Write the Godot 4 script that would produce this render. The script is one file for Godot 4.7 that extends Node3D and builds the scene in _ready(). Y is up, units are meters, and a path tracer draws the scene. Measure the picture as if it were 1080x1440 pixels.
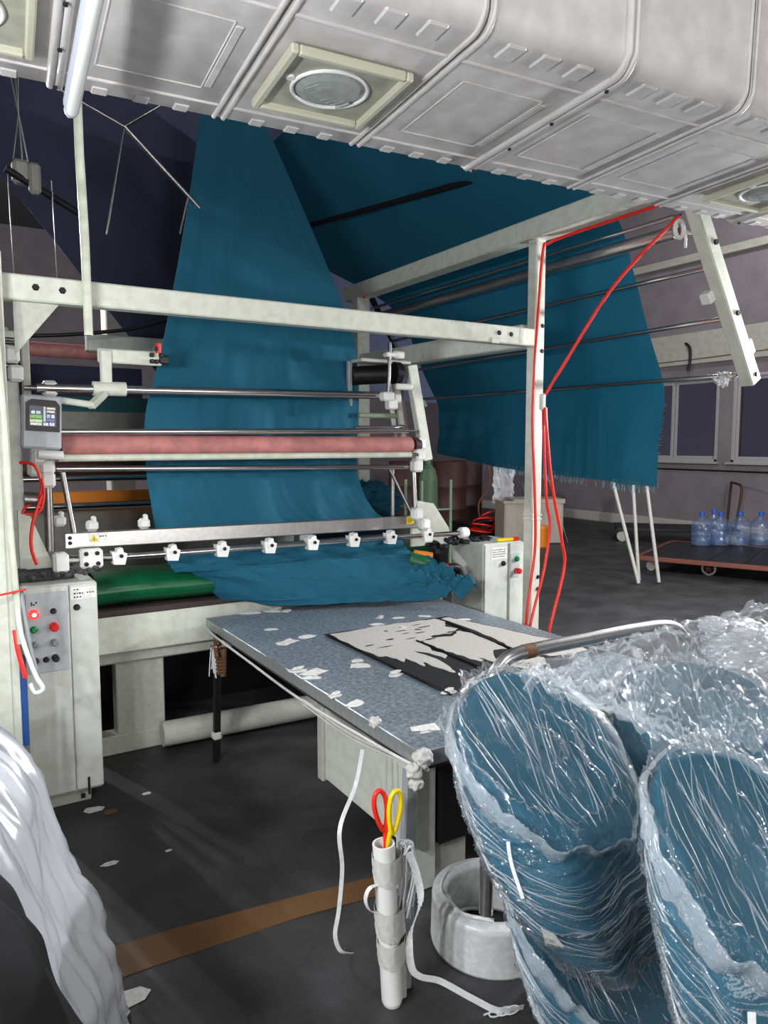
extends Node3D
# A textile folding machine in a factory hall. Metres; x runs along the rollers, -z into the machine, y up.

var M := {}                      # materials by name
var rng := RandomNumberGenerator.new()
var used := {}


func _ready() -> void:
	rng.seed = 7
	# ---- camera, sky, lights, exposure
	var cam := Camera3D.new()
	cam.name = "camera"
	cam.position = Vector3(0, 1.6, 0)
	cam.rotation = Vector3(-atan(96.0 / 1034.0), deg_to_rad(-31.7), 0)
	cam.fov = rad_to_deg(2.0 * atan(720.0 / 1034.0))
	cam.near = 0.05
	cam.far = 80.0
	add_child(cam)
	cam.current = true
	var env := Environment.new()
	env.background_mode = Environment.BG_COLOR
	env.background_color = Color(0.25, 0.25, 0.31)
	env.tonemap_mode = Environment.TONE_MAPPER_LINEAR
	env.tonemap_exposure = 1.2
	env.sdfgi_enabled = true
	env.ssao_enabled = true
	env.ssil_enabled = true
	var we := WorldEnvironment.new()
	we.name = "world_environment"
	we.environment = env
	add_child(we)
	make_materials()
	# lamps of the hall: bare tubes hung on wires, behind and beside the camera and over the far bays
	daylight_door()
	hall_lamp(Vector3(1.2, 4.7, 1.4), 0.0, 4.5, "fluorescent tube hung high over the aisle behind the air duct")
	hall_lamp(Vector3(5.4, 2.1, -1.9), 94.0, 16.0, "fluorescent tube hung low over the aisle beside the far end of the air duct")
	hall_lamp(Vector3(-0.85, 1.84, -1.05), 94.0, 5.8, "fluorescent tube hung low beside the near end of the air duct")
	hall_lamp(Vector3(6.6, 3.6, -2.6), 90.0, 6.0, "fluorescent tube hung high over the open floor by the windows")
	hall_lamp(Vector3(9.4, 5.7, -6.6), 90.0, 4.5, "fluorescent tube hung high near the window wall")
	hall_lamp(Vector3(-0.6, 3.9, -8.6), 0.0, 20.0, "fluorescent tube hung high behind the folding machine")
	room()
	frame_and_duct()
	machine()
	fabrics()
	guide_rods()
	table()
	wrapped_rolls()
	near_covers()
	hoses()
	far_things()


# ---------------------------------------------------------------- naming helpers
func numbered(called: String) -> String:
	var n: int = used.get(called, 0)
	used[called] = n + 1
	return called if n == 0 else "%s_%03d" % [called, n]


func thing(called: String, label: String, category: String, at := Vector3.ZERO, group := "") -> Node3D:
	var o := Node3D.new()
	o.name = numbered(called)
	add_child(o, true)
	o.position = at
	tag(o, label, category, group)
	return o


func tag(o: Node, label: String, category: String, group := "") -> Node:
	o.set_meta("label", label)
	o.set_meta("category", category)
	if group != "":
		o.set_meta("group", group)
	return o


func obj(called: String, st: Variant, m: String, parent: Node = null) -> MeshInstance3D:
	var o := MeshInstance3D.new()
	if st is SurfaceTool:
		var s: SurfaceTool = st
		s.generate_normals()
		o.mesh = s.commit()
	else:
		o.mesh = st
	o.material_override = M[m]
	o.cast_shadow = GeometryInstance3D.SHADOW_CASTING_SETTING_ON
	if parent == null or parent == self:
		o.name = numbered(called)
		add_child(o, true)
	else:
		o.name = called
		var k := 1
		while parent.has_node(NodePath(o.name)):
			o.name = "%s_%03d" % [called, k]
			k += 1
		parent.add_child(o, true)
	return o


func struct(called: String, st: Variant, m: String, label := "") -> MeshInstance3D:
	var o := obj(called, st, m)
	o.set_meta("kind", "structure")
	if label != "":
		o.set_meta("label", label)
	return o


# ---------------------------------------------------------------- shape helpers
func sb(smooth := false) -> SurfaceTool:
	var st := SurfaceTool.new()
	st.begin(Mesh.PRIMITIVE_TRIANGLES)
	st.set_smooth_group(0 if smooth else -1)
	return st


func face(st: SurfaceTool, p: Array, out: Vector3) -> void:
	# a convex polygon turned so that it looks towards out
	var n: Vector3 = (p[1] - p[0]).cross(p[2] - p[0])
	var flip := n.dot(out) > 0.0
	for k in range(1, p.size() - 1):
		st.add_vertex(p[0])
		st.add_vertex(p[k + 1] if flip else p[k])
		st.add_vertex(p[k] if flip else p[k + 1])


func box(st: SurfaceTool, c: Vector3, s: Vector3, ch := 0.004, b := Basis()) -> void:
	# a box with chamfered edges
	st.set_smooth_group(-1)
	var h := s / 2.0
	ch = minf(ch, minf(h.x, minf(h.y, h.z)) * 0.6)
	var at := func(sx: int, sy: int, sz: int, ax: int) -> Vector3:
		var i := h - Vector3(ch, ch, ch)
		var v := Vector3(sx * i.x, sy * i.y, sz * i.z)
		v[ax] = [sx, sy, sz][ax] * h[ax]
		return c + b * v
	for ax in 3:
		for s1 in [-1, 1]:
			var u := (ax + 1) % 3
			var w := (ax + 2) % 3
			var pts := []
			for k in [[-1, -1], [1, -1], [1, 1], [-1, 1]]:
				var g := [0, 0, 0]
				g[ax] = s1
				g[u] = k[0]
				g[w] = k[1]
				pts.append(at.call(g[0], g[1], g[2], ax))
			var out := Vector3.ZERO
			out[ax] = s1
			face(st, pts, b * out)
			for s2 in [-1, 1]:   # the edge between faces ax and u
				var e := []
				for s3 in [-1, 1]:
					var g2 := [0, 0, 0]
					g2[ax] = s1
					g2[u] = s2
					g2[w] = s3
					e.append([at.call(g2[0], g2[1], g2[2], ax), at.call(g2[0], g2[1], g2[2], u)])
				out = Vector3.ZERO
				out[ax] = s1
				out[u] = s2
				face(st, [e[0][0], e[1][0], e[1][1], e[0][1]], b * out)
	for sx in [-1, 1]:
		for sy in [-1, 1]:
			for sz in [-1, 1]:
				face(st, [at.call(sx, sy, sz, 0), at.call(sx, sy, sz, 1), at.call(sx, sy, sz, 2)], b * Vector3(sx, sy, sz))


func bar(st: SurfaceTool, a: Vector3, z: Vector3, w: float, h: float, ch := 0.004, up := Vector3.UP) -> void:
	# a square bar from a to z, w across and h high
	var d := (z - a).normalized()
	var x := up.cross(d)
	if x.length() < 0.01:
		x = Vector3.RIGHT
	x = x.normalized()
	box(st, (a + z) / 2.0, Vector3(w, h, a.distance_to(z)), ch, Basis(x, d.cross(x), d))


func tube(st: SurfaceTool, p: Array, r: Variant, seg := 10, caps := true, closed := false) -> void:
	var n := p.size()
	var rings := []
	var side := Vector3.ZERO
	for i in n:
		var a: Vector3 = p[(i - 1 + n) % n] if closed else p[maxi(i - 1, 0)]
		var z: Vector3 = p[(i + 1) % n] if closed else p[mini(i + 1, n - 1)]
		var t := (z - a).normalized()
		if side == Vector3.ZERO:
			side = t.cross(Vector3.UP if absf(t.y) < 0.9 else Vector3.RIGHT).normalized()
		side = (side - t * side.dot(t)).normalized()
		var up := t.cross(side)
		var rr: float = r[i] if r is Array else r
		var ring := []
		for k in seg:
			var q := TAU * k / seg
			ring.append(p[i] + (side * cos(q) + up * sin(q)) * rr)
		rings.append(ring)
	st.set_smooth_group(0)
	for i in (n if closed else n - 1):
		var j := (i + 1) % n
		for k in seg:
			var l := (k + 1) % seg
			quad(st, rings[i][k], rings[i][l], rings[j][l], rings[j][k])
	if caps and not closed:
		st.set_smooth_group(-1)
		face(st, rings[0], p[0] - p[1])
		face(st, rings[n - 1], p[n - 1] - p[n - 2])


func rod(st: SurfaceTool, a: Vector3, z: Vector3, r: float, seg := 14) -> void:
	tube(st, [a, z], r, seg)


func quad(st: SurfaceTool, a: Vector3, b: Vector3, c: Vector3, d: Vector3) -> void:
	# counter-clockwise from outside
	for v in [a, c, b, a, d, c]:
		st.add_vertex(v)


func lathe(st: SurfaceTool, prof: Array, seg := 24, x := Transform3D()) -> void:
	# profile of (radius, height) from bottom to top, round x's y axis
	for i in prof.size() - 1:
		var a: Vector2 = prof[i]
		var b: Vector2 = prof[i + 1]
		st.set_smooth_group(i + 1 if prof.size() < 10 else 0)
		for k in seg:
			var q0 := TAU * k / seg
			var q1 := TAU * (k + 1) / seg
			var p00 := x * Vector3(a.x * cos(q0), a.y, a.x * sin(q0))
			var p01 := x * Vector3(a.x * cos(q1), a.y, a.x * sin(q1))
			var p10 := x * Vector3(b.x * cos(q0), b.y, b.x * sin(q0))
			var p11 := x * Vector3(b.x * cos(q1), b.y, b.x * sin(q1))
			if a.x < 1e-6:
				for v in [p00, p11, p10]:
					st.add_vertex(v)
			elif b.x < 1e-6:
				for v in [p00, p01, p10]:
					st.add_vertex(v)
			else:
				quad(st, p00, p10, p11, p01)


func prism(st: SurfaceTool, poly: Array, depth: float, x := Transform3D()) -> void:
	# a flat outline in x's xy plane, from z = 0 to z = depth
	var pl := PackedVector2Array(poly)
	var tri := Geometry2D.triangulate_polygon(pl)
	st.set_smooth_group(-1)
	for k in range(0, tri.size(), 3):
		for z in [0.0, depth]:
			var p := []
			for j in 3:
				var v := pl[tri[k + j]]
				p.append(x * Vector3(v.x, v.y, z))
			face(st, p, x.basis.z * (z * 2.0 - depth))
	var cw := Geometry2D.is_polygon_clockwise(pl)
	for i in pl.size():
		var a := pl[i]
		var b := pl[(i + 1) % pl.size()]
		var d := b - a
		var o := Vector3(-d.y, d.x, 0) if cw else Vector3(d.y, -d.x, 0)
		if Geometry2D.is_polygon_clockwise(PackedVector2Array([Vector2(0, 0), Vector2(1, 0), Vector2(0, 1)])):
			o = -o
		face(st, [x * Vector3(a.x, a.y, 0), x * Vector3(b.x, b.y, 0), x * Vector3(b.x, b.y, depth), x * Vector3(a.x, a.y, depth)], x.basis * o)


func sheet(f: Callable, nu: int, nv: int, thick := 0.0, uvs := Vector2(1, 1), wrap := false) -> ArrayMesh:
	# a smooth surface f(u, v); with a thickness it gets a second side and a rim
	var V := PackedVector3Array()
	var N := PackedVector3Array()
	var T := PackedVector2Array()
	var I := PackedInt32Array()
	var w := nu + 1
	var count := w * (nv + 1)
	V.resize(count)
	N.resize(count)
	T.resize(count)
	for j in nv + 1:
		for i in w:
			V[j * w + i] = f.call(float(i) / nu, float(j) / nv)
			T[j * w + i] = Vector2(float(i) / nu * uvs.x, float(j) / nv * uvs.y)
	for j in nv + 1:
		for i in w:
			var l := V[j * w + i - 1] if i > 0 else (V[j * w + nu - 1] if wrap else V[j * w])
			var r := V[j * w + i + 1] if i < nu else (V[j * w + 1] if wrap else V[j * w + nu])
			var d := V[(j - 1) * w + i] if j > 0 else V[i]
			var u := V[(j + 1) * w + i] if j < nv else V[nv * w + i]
			N[j * w + i] = (r - l).cross(u - d).normalized()
	for j in nv:
		for i in nu:
			var a := j * w + i
			I.append_array([a, a + w, a + 1, a + 1, a + w, a + w + 1])
	if thick > 0.0:
		for k in count:
			V.append(V[k] - N[k] * thick)
			N.append(-N[k])
			T.append(T[k])
		for j in nv:
			for i in nu:
				var a := count + j * w + i
				I.append_array([a, a + 1, a + w, a + 1, a + w + 1, a + w])
		var edge := []
		for i in nu:
			edge.append([i, i + 1])
			edge.append([nv * w + i + 1, nv * w + i])
		for j in nv:
			edge.append([(j + 1) * w, j * w])
			edge.append([j * w + nu, (j + 1) * w + nu])
		for e in edge:
			I.append_array([e[0], e[1], e[0] + count, e[1], e[1] + count, e[0] + count])
	var A := []
	A.resize(Mesh.ARRAY_MAX)
	A[Mesh.ARRAY_VERTEX] = V
	A[Mesh.ARRAY_NORMAL] = N
	A[Mesh.ARRAY_TEX_UV] = T
	A[Mesh.ARRAY_INDEX] = I
	var m := ArrayMesh.new()
	m.add_surface_from_arrays(Mesh.PRIMITIVE_TRIANGLES, A)
	return m


func curve(p: Array, n: int) -> Array:
	# a smooth line through the points
	var out := []
	var m := p.size()
	for i in m - 1:
		var a: Vector3 = p[maxi(i - 1, 0)]
		var d: Vector3 = p[mini(i + 2, m - 1)]
		for k in n:
			out.append((p[i] as Vector3).cubic_interpolate(p[i + 1], a, d, float(k) / n))
	out.append(p[m - 1])
	return out


func path_at(p: Array, t: float) -> Vector3:
	var x := clampf(t, 0, 1) * (p.size() - 1)
	var i := mini(int(x), p.size() - 2)
	return (p[i] as Vector3).lerp(p[i + 1], x - i)


func noise(s: int, freq: float, kind := FastNoiseLite.TYPE_SIMPLEX_SMOOTH, oct := 3) -> FastNoiseLite:
	var n := FastNoiseLite.new()
	n.seed = s
	n.noise_type = kind
	n.frequency = freq
	n.fractal_octaves = oct
	if oct <= 1:
		n.fractal_type = FastNoiseLite.FRACTAL_NONE
	return n


# ---------------------------------------------------------------- materials
func tex(s: int, freq: float, lo: Color, hi: Color, size := 512, kind := FastNoiseLite.TYPE_SIMPLEX_SMOOTH, oct := 4, p0 := 0.25, p1 := 0.75) -> NoiseTexture2D:
	var t := NoiseTexture2D.new()
	t.width = size
	t.height = size
	t.seamless = true
	t.noise = noise(s, freq, kind, oct)
	var g := Gradient.new()
	g.offsets = PackedFloat32Array([p0, p1])
	g.colors = PackedColorArray([lo, hi])
	t.color_ramp = g
	return t


func mat(called: String, c: Color, rough := 0.6, metal := 0.0, t: Texture2D = null, scale := 1.0) -> StandardMaterial3D:
	var m := StandardMaterial3D.new()
	m.resource_name = called
	m.albedo_color = c
	m.roughness = rough
	m.metallic = metal
	m.cull_mode = BaseMaterial3D.CULL_DISABLED
	if t:
		m.albedo_texture = t
		m.uv1_triplanar = true
		m.uv1_world_triplanar = true
		m.uv1_scale = Vector3.ONE * scale
	M[called] = m
	return m


func bump(m: StandardMaterial3D, t: Texture2D, cm: float) -> void:
	m.heightmap_enabled = true
	m.heightmap_texture = t
	m.heightmap_scale = cm


func make_materials() -> void:
	var grey := tex(1, 0.012, Color(0.92, 0.92, 0.91), Color(1, 1, 1))
	var stain := tex(2, 0.02, Color(0.955, 0.95, 0.935), Color(1, 1, 1), 512, FastNoiseLite.TYPE_SIMPLEX_SMOOTH, 5, 0.2, 0.6)
	var fine := tex(3, 0.12, Color(0, 0, 0), Color(1, 1, 1), 512, FastNoiseLite.TYPE_SIMPLEX_SMOOTH, 3, 0.0, 1.0)
	var weave := weave_texture()
	mat("cream_paint", Color(0.80, 0.81, 0.76), 0.42, 0.0, stain, 1.4)
	mat("worn_paint", Color(0.70, 0.70, 0.66), 0.55, 0.0, stain, 2.3)
	mat("cabinet_paint", Color(0.77, 0.78, 0.75), 0.45, 0.0, stain, 1.1)
	mat("grey_paint", Color(0.55, 0.57, 0.58), 0.45, 0.0, grey, 1.5)
	mat("panel_grey", Color(0.70, 0.72, 0.74), 0.42, 0.0, grey, 1.5)
	mat("duct_plastic", Color(0.82, 0.80, 0.79), 0.42, 0.0, grey, 1.2)
	mat("vent_plastic", Color(0.66, 0.66, 0.60), 0.45, 0.0, grey, 2.0)
	mat("vent_rim", Color(0.74, 0.73, 0.65), 0.45)
	mat("vent_disc", Color(0.60, 0.62, 0.61), 0.35, 0.0, grey, 4.0)
	mat("white_plastic", Color(0.88, 0.88, 0.86), 0.4)
	mat("white_pipe", Color(0.80, 0.81, 0.74), 0.35, 0.0, grey, 2.0)
	mat("chrome", Color(0.80, 0.79, 0.79), 0.16, 1.0)
	mat("dull_steel", Color(0.58, 0.57, 0.56), 0.34, 1.0, grey, 4.0)
	mat("dark_steel", Color(0.16, 0.16, 0.17), 0.45, 0.7, grey, 4.0)
	mat("aluminium", Color(0.86, 0.85, 0.84), 0.30, 1.0, tex(9, 0.03, Color(0.95, 0.95, 0.95), Color(1, 1, 1)), 2.0)
	mat("lamp_body", Color(0.70, 0.72, 0.76), 0.35)
	mat("rubber_pink", Color(0.75, 0.48, 0.45), 0.55, 0.0, tex(4, 0.01, Color(0.84, 0.86, 0.9), Color(1, 1, 1)), 2.0)
	mat("black_plastic", Color(0.035, 0.035, 0.04), 0.4)
	mat("dark_gap", Color(0.05, 0.05, 0.055), 0.8)
	mat("red_button", Color(0.85, 0.07, 0.10), 0.3)
	mat("green_button", Color(0.05, 0.52, 0.26), 0.3)
	mat("red_hose", Color(0.90, 0.16, 0.10), 0.32)
	mat("blue_plastic", Color(0.10, 0.27, 0.52), 0.4)
	mat("yellow_plastic", Color(0.93, 0.80, 0.04), 0.3)
	mat("orange_paint", Color(0.88, 0.50, 0.08), 0.4)
	mat("paper", Color(0.90, 0.89, 0.87), 0.8, 0.0, grey, 6.0)
	mat("print_black", Color(0.06, 0.06, 0.06), 0.6)
	mat("print_yellow", Color(0.85, 0.75, 0.10), 0.6)
	mat("brown_felt", Color(0.24, 0.20, 0.19), 0.9, 0.0, stain, 3.0)
	mat("brown_steel", Color(0.24, 0.13, 0.11), 0.6, 0.0, stain, 2.0)
	mat("brown_tape", Color(0.42, 0.29, 0.19), 0.6, 0.0, stain, 6.0)
	mat("rusty_red", Color(0.42, 0.23, 0.17), 0.6, 0.0, stain, 3.0)
	mat("machine_green", Color(0.24, 0.34, 0.24), 0.6, 0.0, stain, 3.0)
	mat("rail_green", Color(0.45, 0.52, 0.42), 0.6)
	mat("far_grey", Color(0.52, 0.51, 0.48), 0.7, 0.0, stain, 1.0)
	mat("far_teal", Color(0.12, 0.34, 0.36), 0.8)
	mat("lint", Color(0.55, 0.54, 0.54), 0.95, 0.0, fine, 5.0)
	mat("belt_green", Color(0.02, 0.34, 0.20), 0.34, 0.0, stain, 2.0)
	# the cloth: a twill in one teal dye
	var cl := mat("teal_cloth", Color(0.035, 0.375, 0.48), 0.85, 0.0, weave, 3.0)
	bump(cl, weave, 0.06)
	cl.backlight_enabled = true
	cl.backlight = Color(0.42, 0.42, 0.42)
	cl.rim_enabled = true
	cl.rim = 0.25
	cl.rim_tint = 0.6
	mat("teal_fray", Color(0.30, 0.50, 0.56), 0.9)
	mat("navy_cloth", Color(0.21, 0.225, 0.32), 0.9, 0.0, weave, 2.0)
	mat("black_cloth", Color(0.055, 0.057, 0.07), 0.85, 0.0, weave, 3.0)
	mat("white_cloth", Color(0.82, 0.82, 0.83), 0.85)
	# zinc plate with its spangle
	var zi := mat("zinc", Color(0.80, 0.85, 0.89), 0.40, 0.55, spangle(), 3.6)
	zi.roughness = 0.42
	mat("zinc_edge", Color(0.66, 0.68, 0.68), 0.4, 0.6, grey, 5.0)
	mat("black_mat", Color(0.06, 0.065, 0.075), 0.7, 0.0, grey, 3.0)
	mat("peeling_film", Color(0.80, 0.78, 0.75), 0.7, 0.0, stain, 5.0)
	# floor: trodden dark concrete
	var fl := mat("concrete_floor", Color(0.235, 0.233, 0.238), 0.55, 0.0, floor_texture(), 0.45)
	bump(fl, fine, 0.08)
	mat("floor_line", Color(0.40, 0.27, 0.14), 0.6, 0.0, stain, 4.0)
	mat("wall_paint", Color(0.49, 0.45, 0.465), 0.8, 0.0, tex(6, 0.008, Color(0.93, 0.93, 0.93), Color(1, 1, 1)), 0.4)
	mat("wall_white", Color(0.66, 0.64, 0.60), 0.7, 0.0, stain, 0.7)
	mat("ceiling_paint", Color(0.32, 0.32, 0.33), 0.9)
	mat("window_alu", Color(0.62, 0.60, 0.60), 0.5)
	mat("skirting_white", Color(0.68, 0.66, 0.63), 0.6, 0.0, stain, 1.5)
	# see-through things
	var gl := mat("window_glass", Color(0.05, 0.05, 0.06, 0.25), 0.03)
	gl.transparency = BaseMaterial3D.TRANSPARENCY_ALPHA
	var fi := mat("film", Color(0.90, 0.93, 0.95, 0.03), 0.11)
	fi.transparency = BaseMaterial3D.TRANSPARENCY_ALPHA
	fi.metallic_specular = 0.7
	var fc := mat("film_crease", Color(0.92, 0.95, 0.97, 0.17), 0.18)
	fc.transparency = BaseMaterial3D.TRANSPARENCY_ALPHA
	fc.metallic_specular = 0.7
	var fv := mat("film_cover", Color(0.92, 0.95, 0.97, 0.13), 0.10)
	fv.transparency = BaseMaterial3D.TRANSPARENCY_ALPHA
	fv.metallic_specular = 0.8
	var fo := mat("film_bunched", Color(0.86, 0.90, 0.93, 0.22), 0.16)
	fo.transparency = BaseMaterial3D.TRANSPARENCY_ALPHA
	fo.metallic_specular = 0.7
	var fw := mat("film_milky", Color(0.80, 0.81, 0.83, 0.62), 0.22)
	fw.transparency = BaseMaterial3D.TRANSPARENCY_ALPHA
	var ju := mat("jug_blue", Color(0.36, 0.47, 0.64, 0.20), 0.08)
	ju.transparency = BaseMaterial3D.TRANSPARENCY_ALPHA
	mat("jug_cap", Color(0.10, 0.30, 0.65), 0.4)
	mat("crate_plastic", Color(0.66, 0.62, 0.57), 0.5, 0.0, stain, 2.0)
	mat("strap_white", Color(0.90, 0.90, 0.90), 0.3, 0.0, grey, 6.0)
	mat("tape_white", Color(0.78, 0.77, 0.75), 0.55, 0.0, stain, 8.0)
	# lights
	var gw := mat("tube_glow", Color(0.9, 0.95, 1.0), 0.4)
	gw.emission_enabled = true
	gw.emission = Color(0.92, 0.96, 1.0)
	gw.emission_energy_multiplier = 2.0
	var dg := mat("door_glow", Color(0.85, 0.87, 0.88), 0.5)
	dg.emission_enabled = true
	dg.emission = Color(1.0, 0.98, 0.96)
	dg.emission_energy_multiplier = 1.5
	var rl := mat("red_signal", Color(0.9, 0.1, 0.12), 0.3)
	rl.emission_enabled = true
	rl.emission = Color(1.0, 0.25, 0.25)
	rl.emission_energy_multiplier = 1.2
	var rw := mat("white_signal", Color(1, 0.9, 0.9), 0.3)
	rw.emission_enabled = true
	rw.emission = Color(1.0, 0.9, 0.9)
	rw.emission_energy_multiplier = 1.2
	var sc := mat("screen_glow", Color(0.02, 0.02, 0.02), 0.2)
	sc.emission_enabled = true
	sc.emission = Color.WHITE
	sc.emission_operator = BaseMaterial3D.EMISSION_OP_MULTIPLY
	sc.emission_texture = screen_texture()
	sc.emission_energy_multiplier = 0.75


func daylight_door() -> void:
	# the wide translucent loading door in the wall behind the viewer
	var t := Node3D.new()
	t.name = "door_1"
	t.position = Vector3(1.6, 0, 6.95)
	t.set_meta("kind", "structure")
	add_child(t)
	var st := sb()
	for k in 6:
		box(st, Vector3(-2.75 + 1.1 * k, 1.85, 0), Vector3(1.06, 3.6, 0.03), 0.004)
	obj("door_panel", st, "door_glow", t)
	st = sb()
	for s in [-1, 1]:
		box(st, Vector3(3.4 * s, 1.9, 0), Vector3(0.12, 3.8, 0.1), 0.006)
	box(st, Vector3(0, 3.74, 0), Vector3(6.9, 0.12, 0.1), 0.006)
	obj("door_frame", st, "grey_paint", t)
	var l := AreaLight3D.new()
	l.name = "door_daylight"
	l.area_size = Vector2(6.5, 3.6)
	l.position = Vector3(1.6, 1.85, 6.85)
	l.light_energy = 16.0
	l.light_color = Color(1.0, 0.985, 0.97)
	l.area_range = 40.0
	l.area_attenuation = 2.0
	l.shadow_enabled = true
	add_child(l)


func weave_texture() -> ImageTexture:
	var im := Image.create(256, 256, false, Image.FORMAT_RGB8)
	var n := noise(21, 0.03)
	for y in 256:
		for x in 256:
			var w := 0.93 + 0.05 * sin((x + y) * TAU / 8.0) + 0.03 * n.get_noise_2d(x, y)
			im.set_pixel(x, y, Color(w, w, w))
	return ImageTexture.create_from_image(im)


func spangle() -> ImageTexture:
	var im := Image.create(512, 512, false, Image.FORMAT_RGB8)
	var a := noise(31, 0.06, FastNoiseLite.TYPE_CELLULAR, 1)
	a.cellular_return_type = FastNoiseLite.RETURN_CELL_VALUE
	var b := noise(32, 0.02)
	for y in 512:
		for x in 512:
			var w := 0.74 + 0.09 * a.get_noise_2d(x, y) + 0.10 * b.get_noise_2d(x, y)
			im.set_pixel(x, y, Color(w, w, w * 1.01))
	return ImageTexture.create_from_image(im)


func floor_texture() -> ImageTexture:
	var im := Image.create(1024, 1024, false, Image.FORMAT_RGB8)
	var a := noise(41, 0.004, FastNoiseLite.TYPE_SIMPLEX_SMOOTH, 5)
	var b := noise(42, 0.09, FastNoiseLite.TYPE_SIMPLEX_SMOOTH, 3)
	for y in 1024:
		for x in 1024:
			var w := 0.84 + 0.34 * a.get_noise_2d(x, y) + 0.10 * b.get_noise_2d(x, y)
			if b.get_noise_2d(x + 3000, y) > 0.62:
				w += 0.25
			im.set_pixel(x, y, Color(w, w, w).clamp())
	return ImageTexture.create_from_image(im)


func screen_texture() -> ImageTexture:
	var im := Image.create(96, 80, false, Image.FORMAT_RGB8)
	im.fill(Color(0.10, 0.11, 0.16))
	for r in [[2, 2, 44, 16, Color(0.16, 0.20, 0.32)], [6, 20, 14, 12, Color(0.85, 0.9, 0.95)], [24, 20, 16, 12, Color(0.75, 0.82, 0.9)], [2, 36, 44, 14, Color(0.45, 0.72, 0.36)], [2, 54, 44, 12, Color(0.80, 0.88, 0.62)],
			[4, 68, 40, 9, Color(0.9, 0.93, 0.96)], [50, 2, 8, 60, Color(0.75, 0.82, 0.84)], [62, 4, 30, 8, Color(0.92, 0.9, 0.75)], [62, 16, 28, 9, Color(0.86, 0.86, 0.9)], [62, 32, 12, 14, Color(0.7, 0.78, 0.95)],
			[78, 32, 12, 14, Color(0.88, 0.9, 0.95)], [62, 50, 28, 10, Color(0.35, 0.40, 0.75)], [50, 66, 18, 11, Color(0.9, 0.93, 0.96)], [72, 64, 18, 13, Color(0.85, 0.88, 0.95)]]:
		im.fill_rect(Rect2i(r[0], r[1], r[2], r[3]), r[4])
	for k in 22:   # rows of small characters
		im.fill_rect(Rect2i(4 + (k * 37) % 86, 3 + (k * 23) % 72, 4, 2), Color(0.08, 0.09, 0.14))
	return ImageTexture.create_from_image(im)


func hall_lamp(at: Vector3, turn: float, energy: float, label: String) -> void:
	var t := thing("tube_lamp", label, "lamp", at, "")
	t.rotation_degrees.y = turn
	var st := sb()
	box(st, Vector3(0, 0.06, 0), Vector3(1.24, 0.05, 0.06))
	obj("lamp_body", st, "lamp_body", t)
	st = sb(true)
	rod(st, Vector3(-0.58, 0.012, 0), Vector3(0.58, 0.012, 0), 0.014)
	obj("glowing_tube", st, "tube_glow", t)
	for s in [-1, 1]:
		st = sb(true)
		rod(st, Vector3(0.5 * s, 0.085, 0), Vector3(0.5 * s, 6.02 - at.y, 0), 0.003, 6)
		obj("hanging_wire", st, "dull_steel", t)
	for k in 3:
		var l := OmniLight3D.new()
		l.name = "lamp_light_%d" % k
		l.position = at + Basis(Vector3.UP, deg_to_rad(turn)) * Vector3((k - 1) * 0.4, -0.03, 0)
		l.light_energy = energy / 3.0
		l.light_color = Color(0.97, 0.985, 1.0)
		l.light_size = 0.06
		l.omni_range = 40.0
		l.omni_attenuation = 2.0
		l.shadow_enabled = true
		add_child(l)


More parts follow.
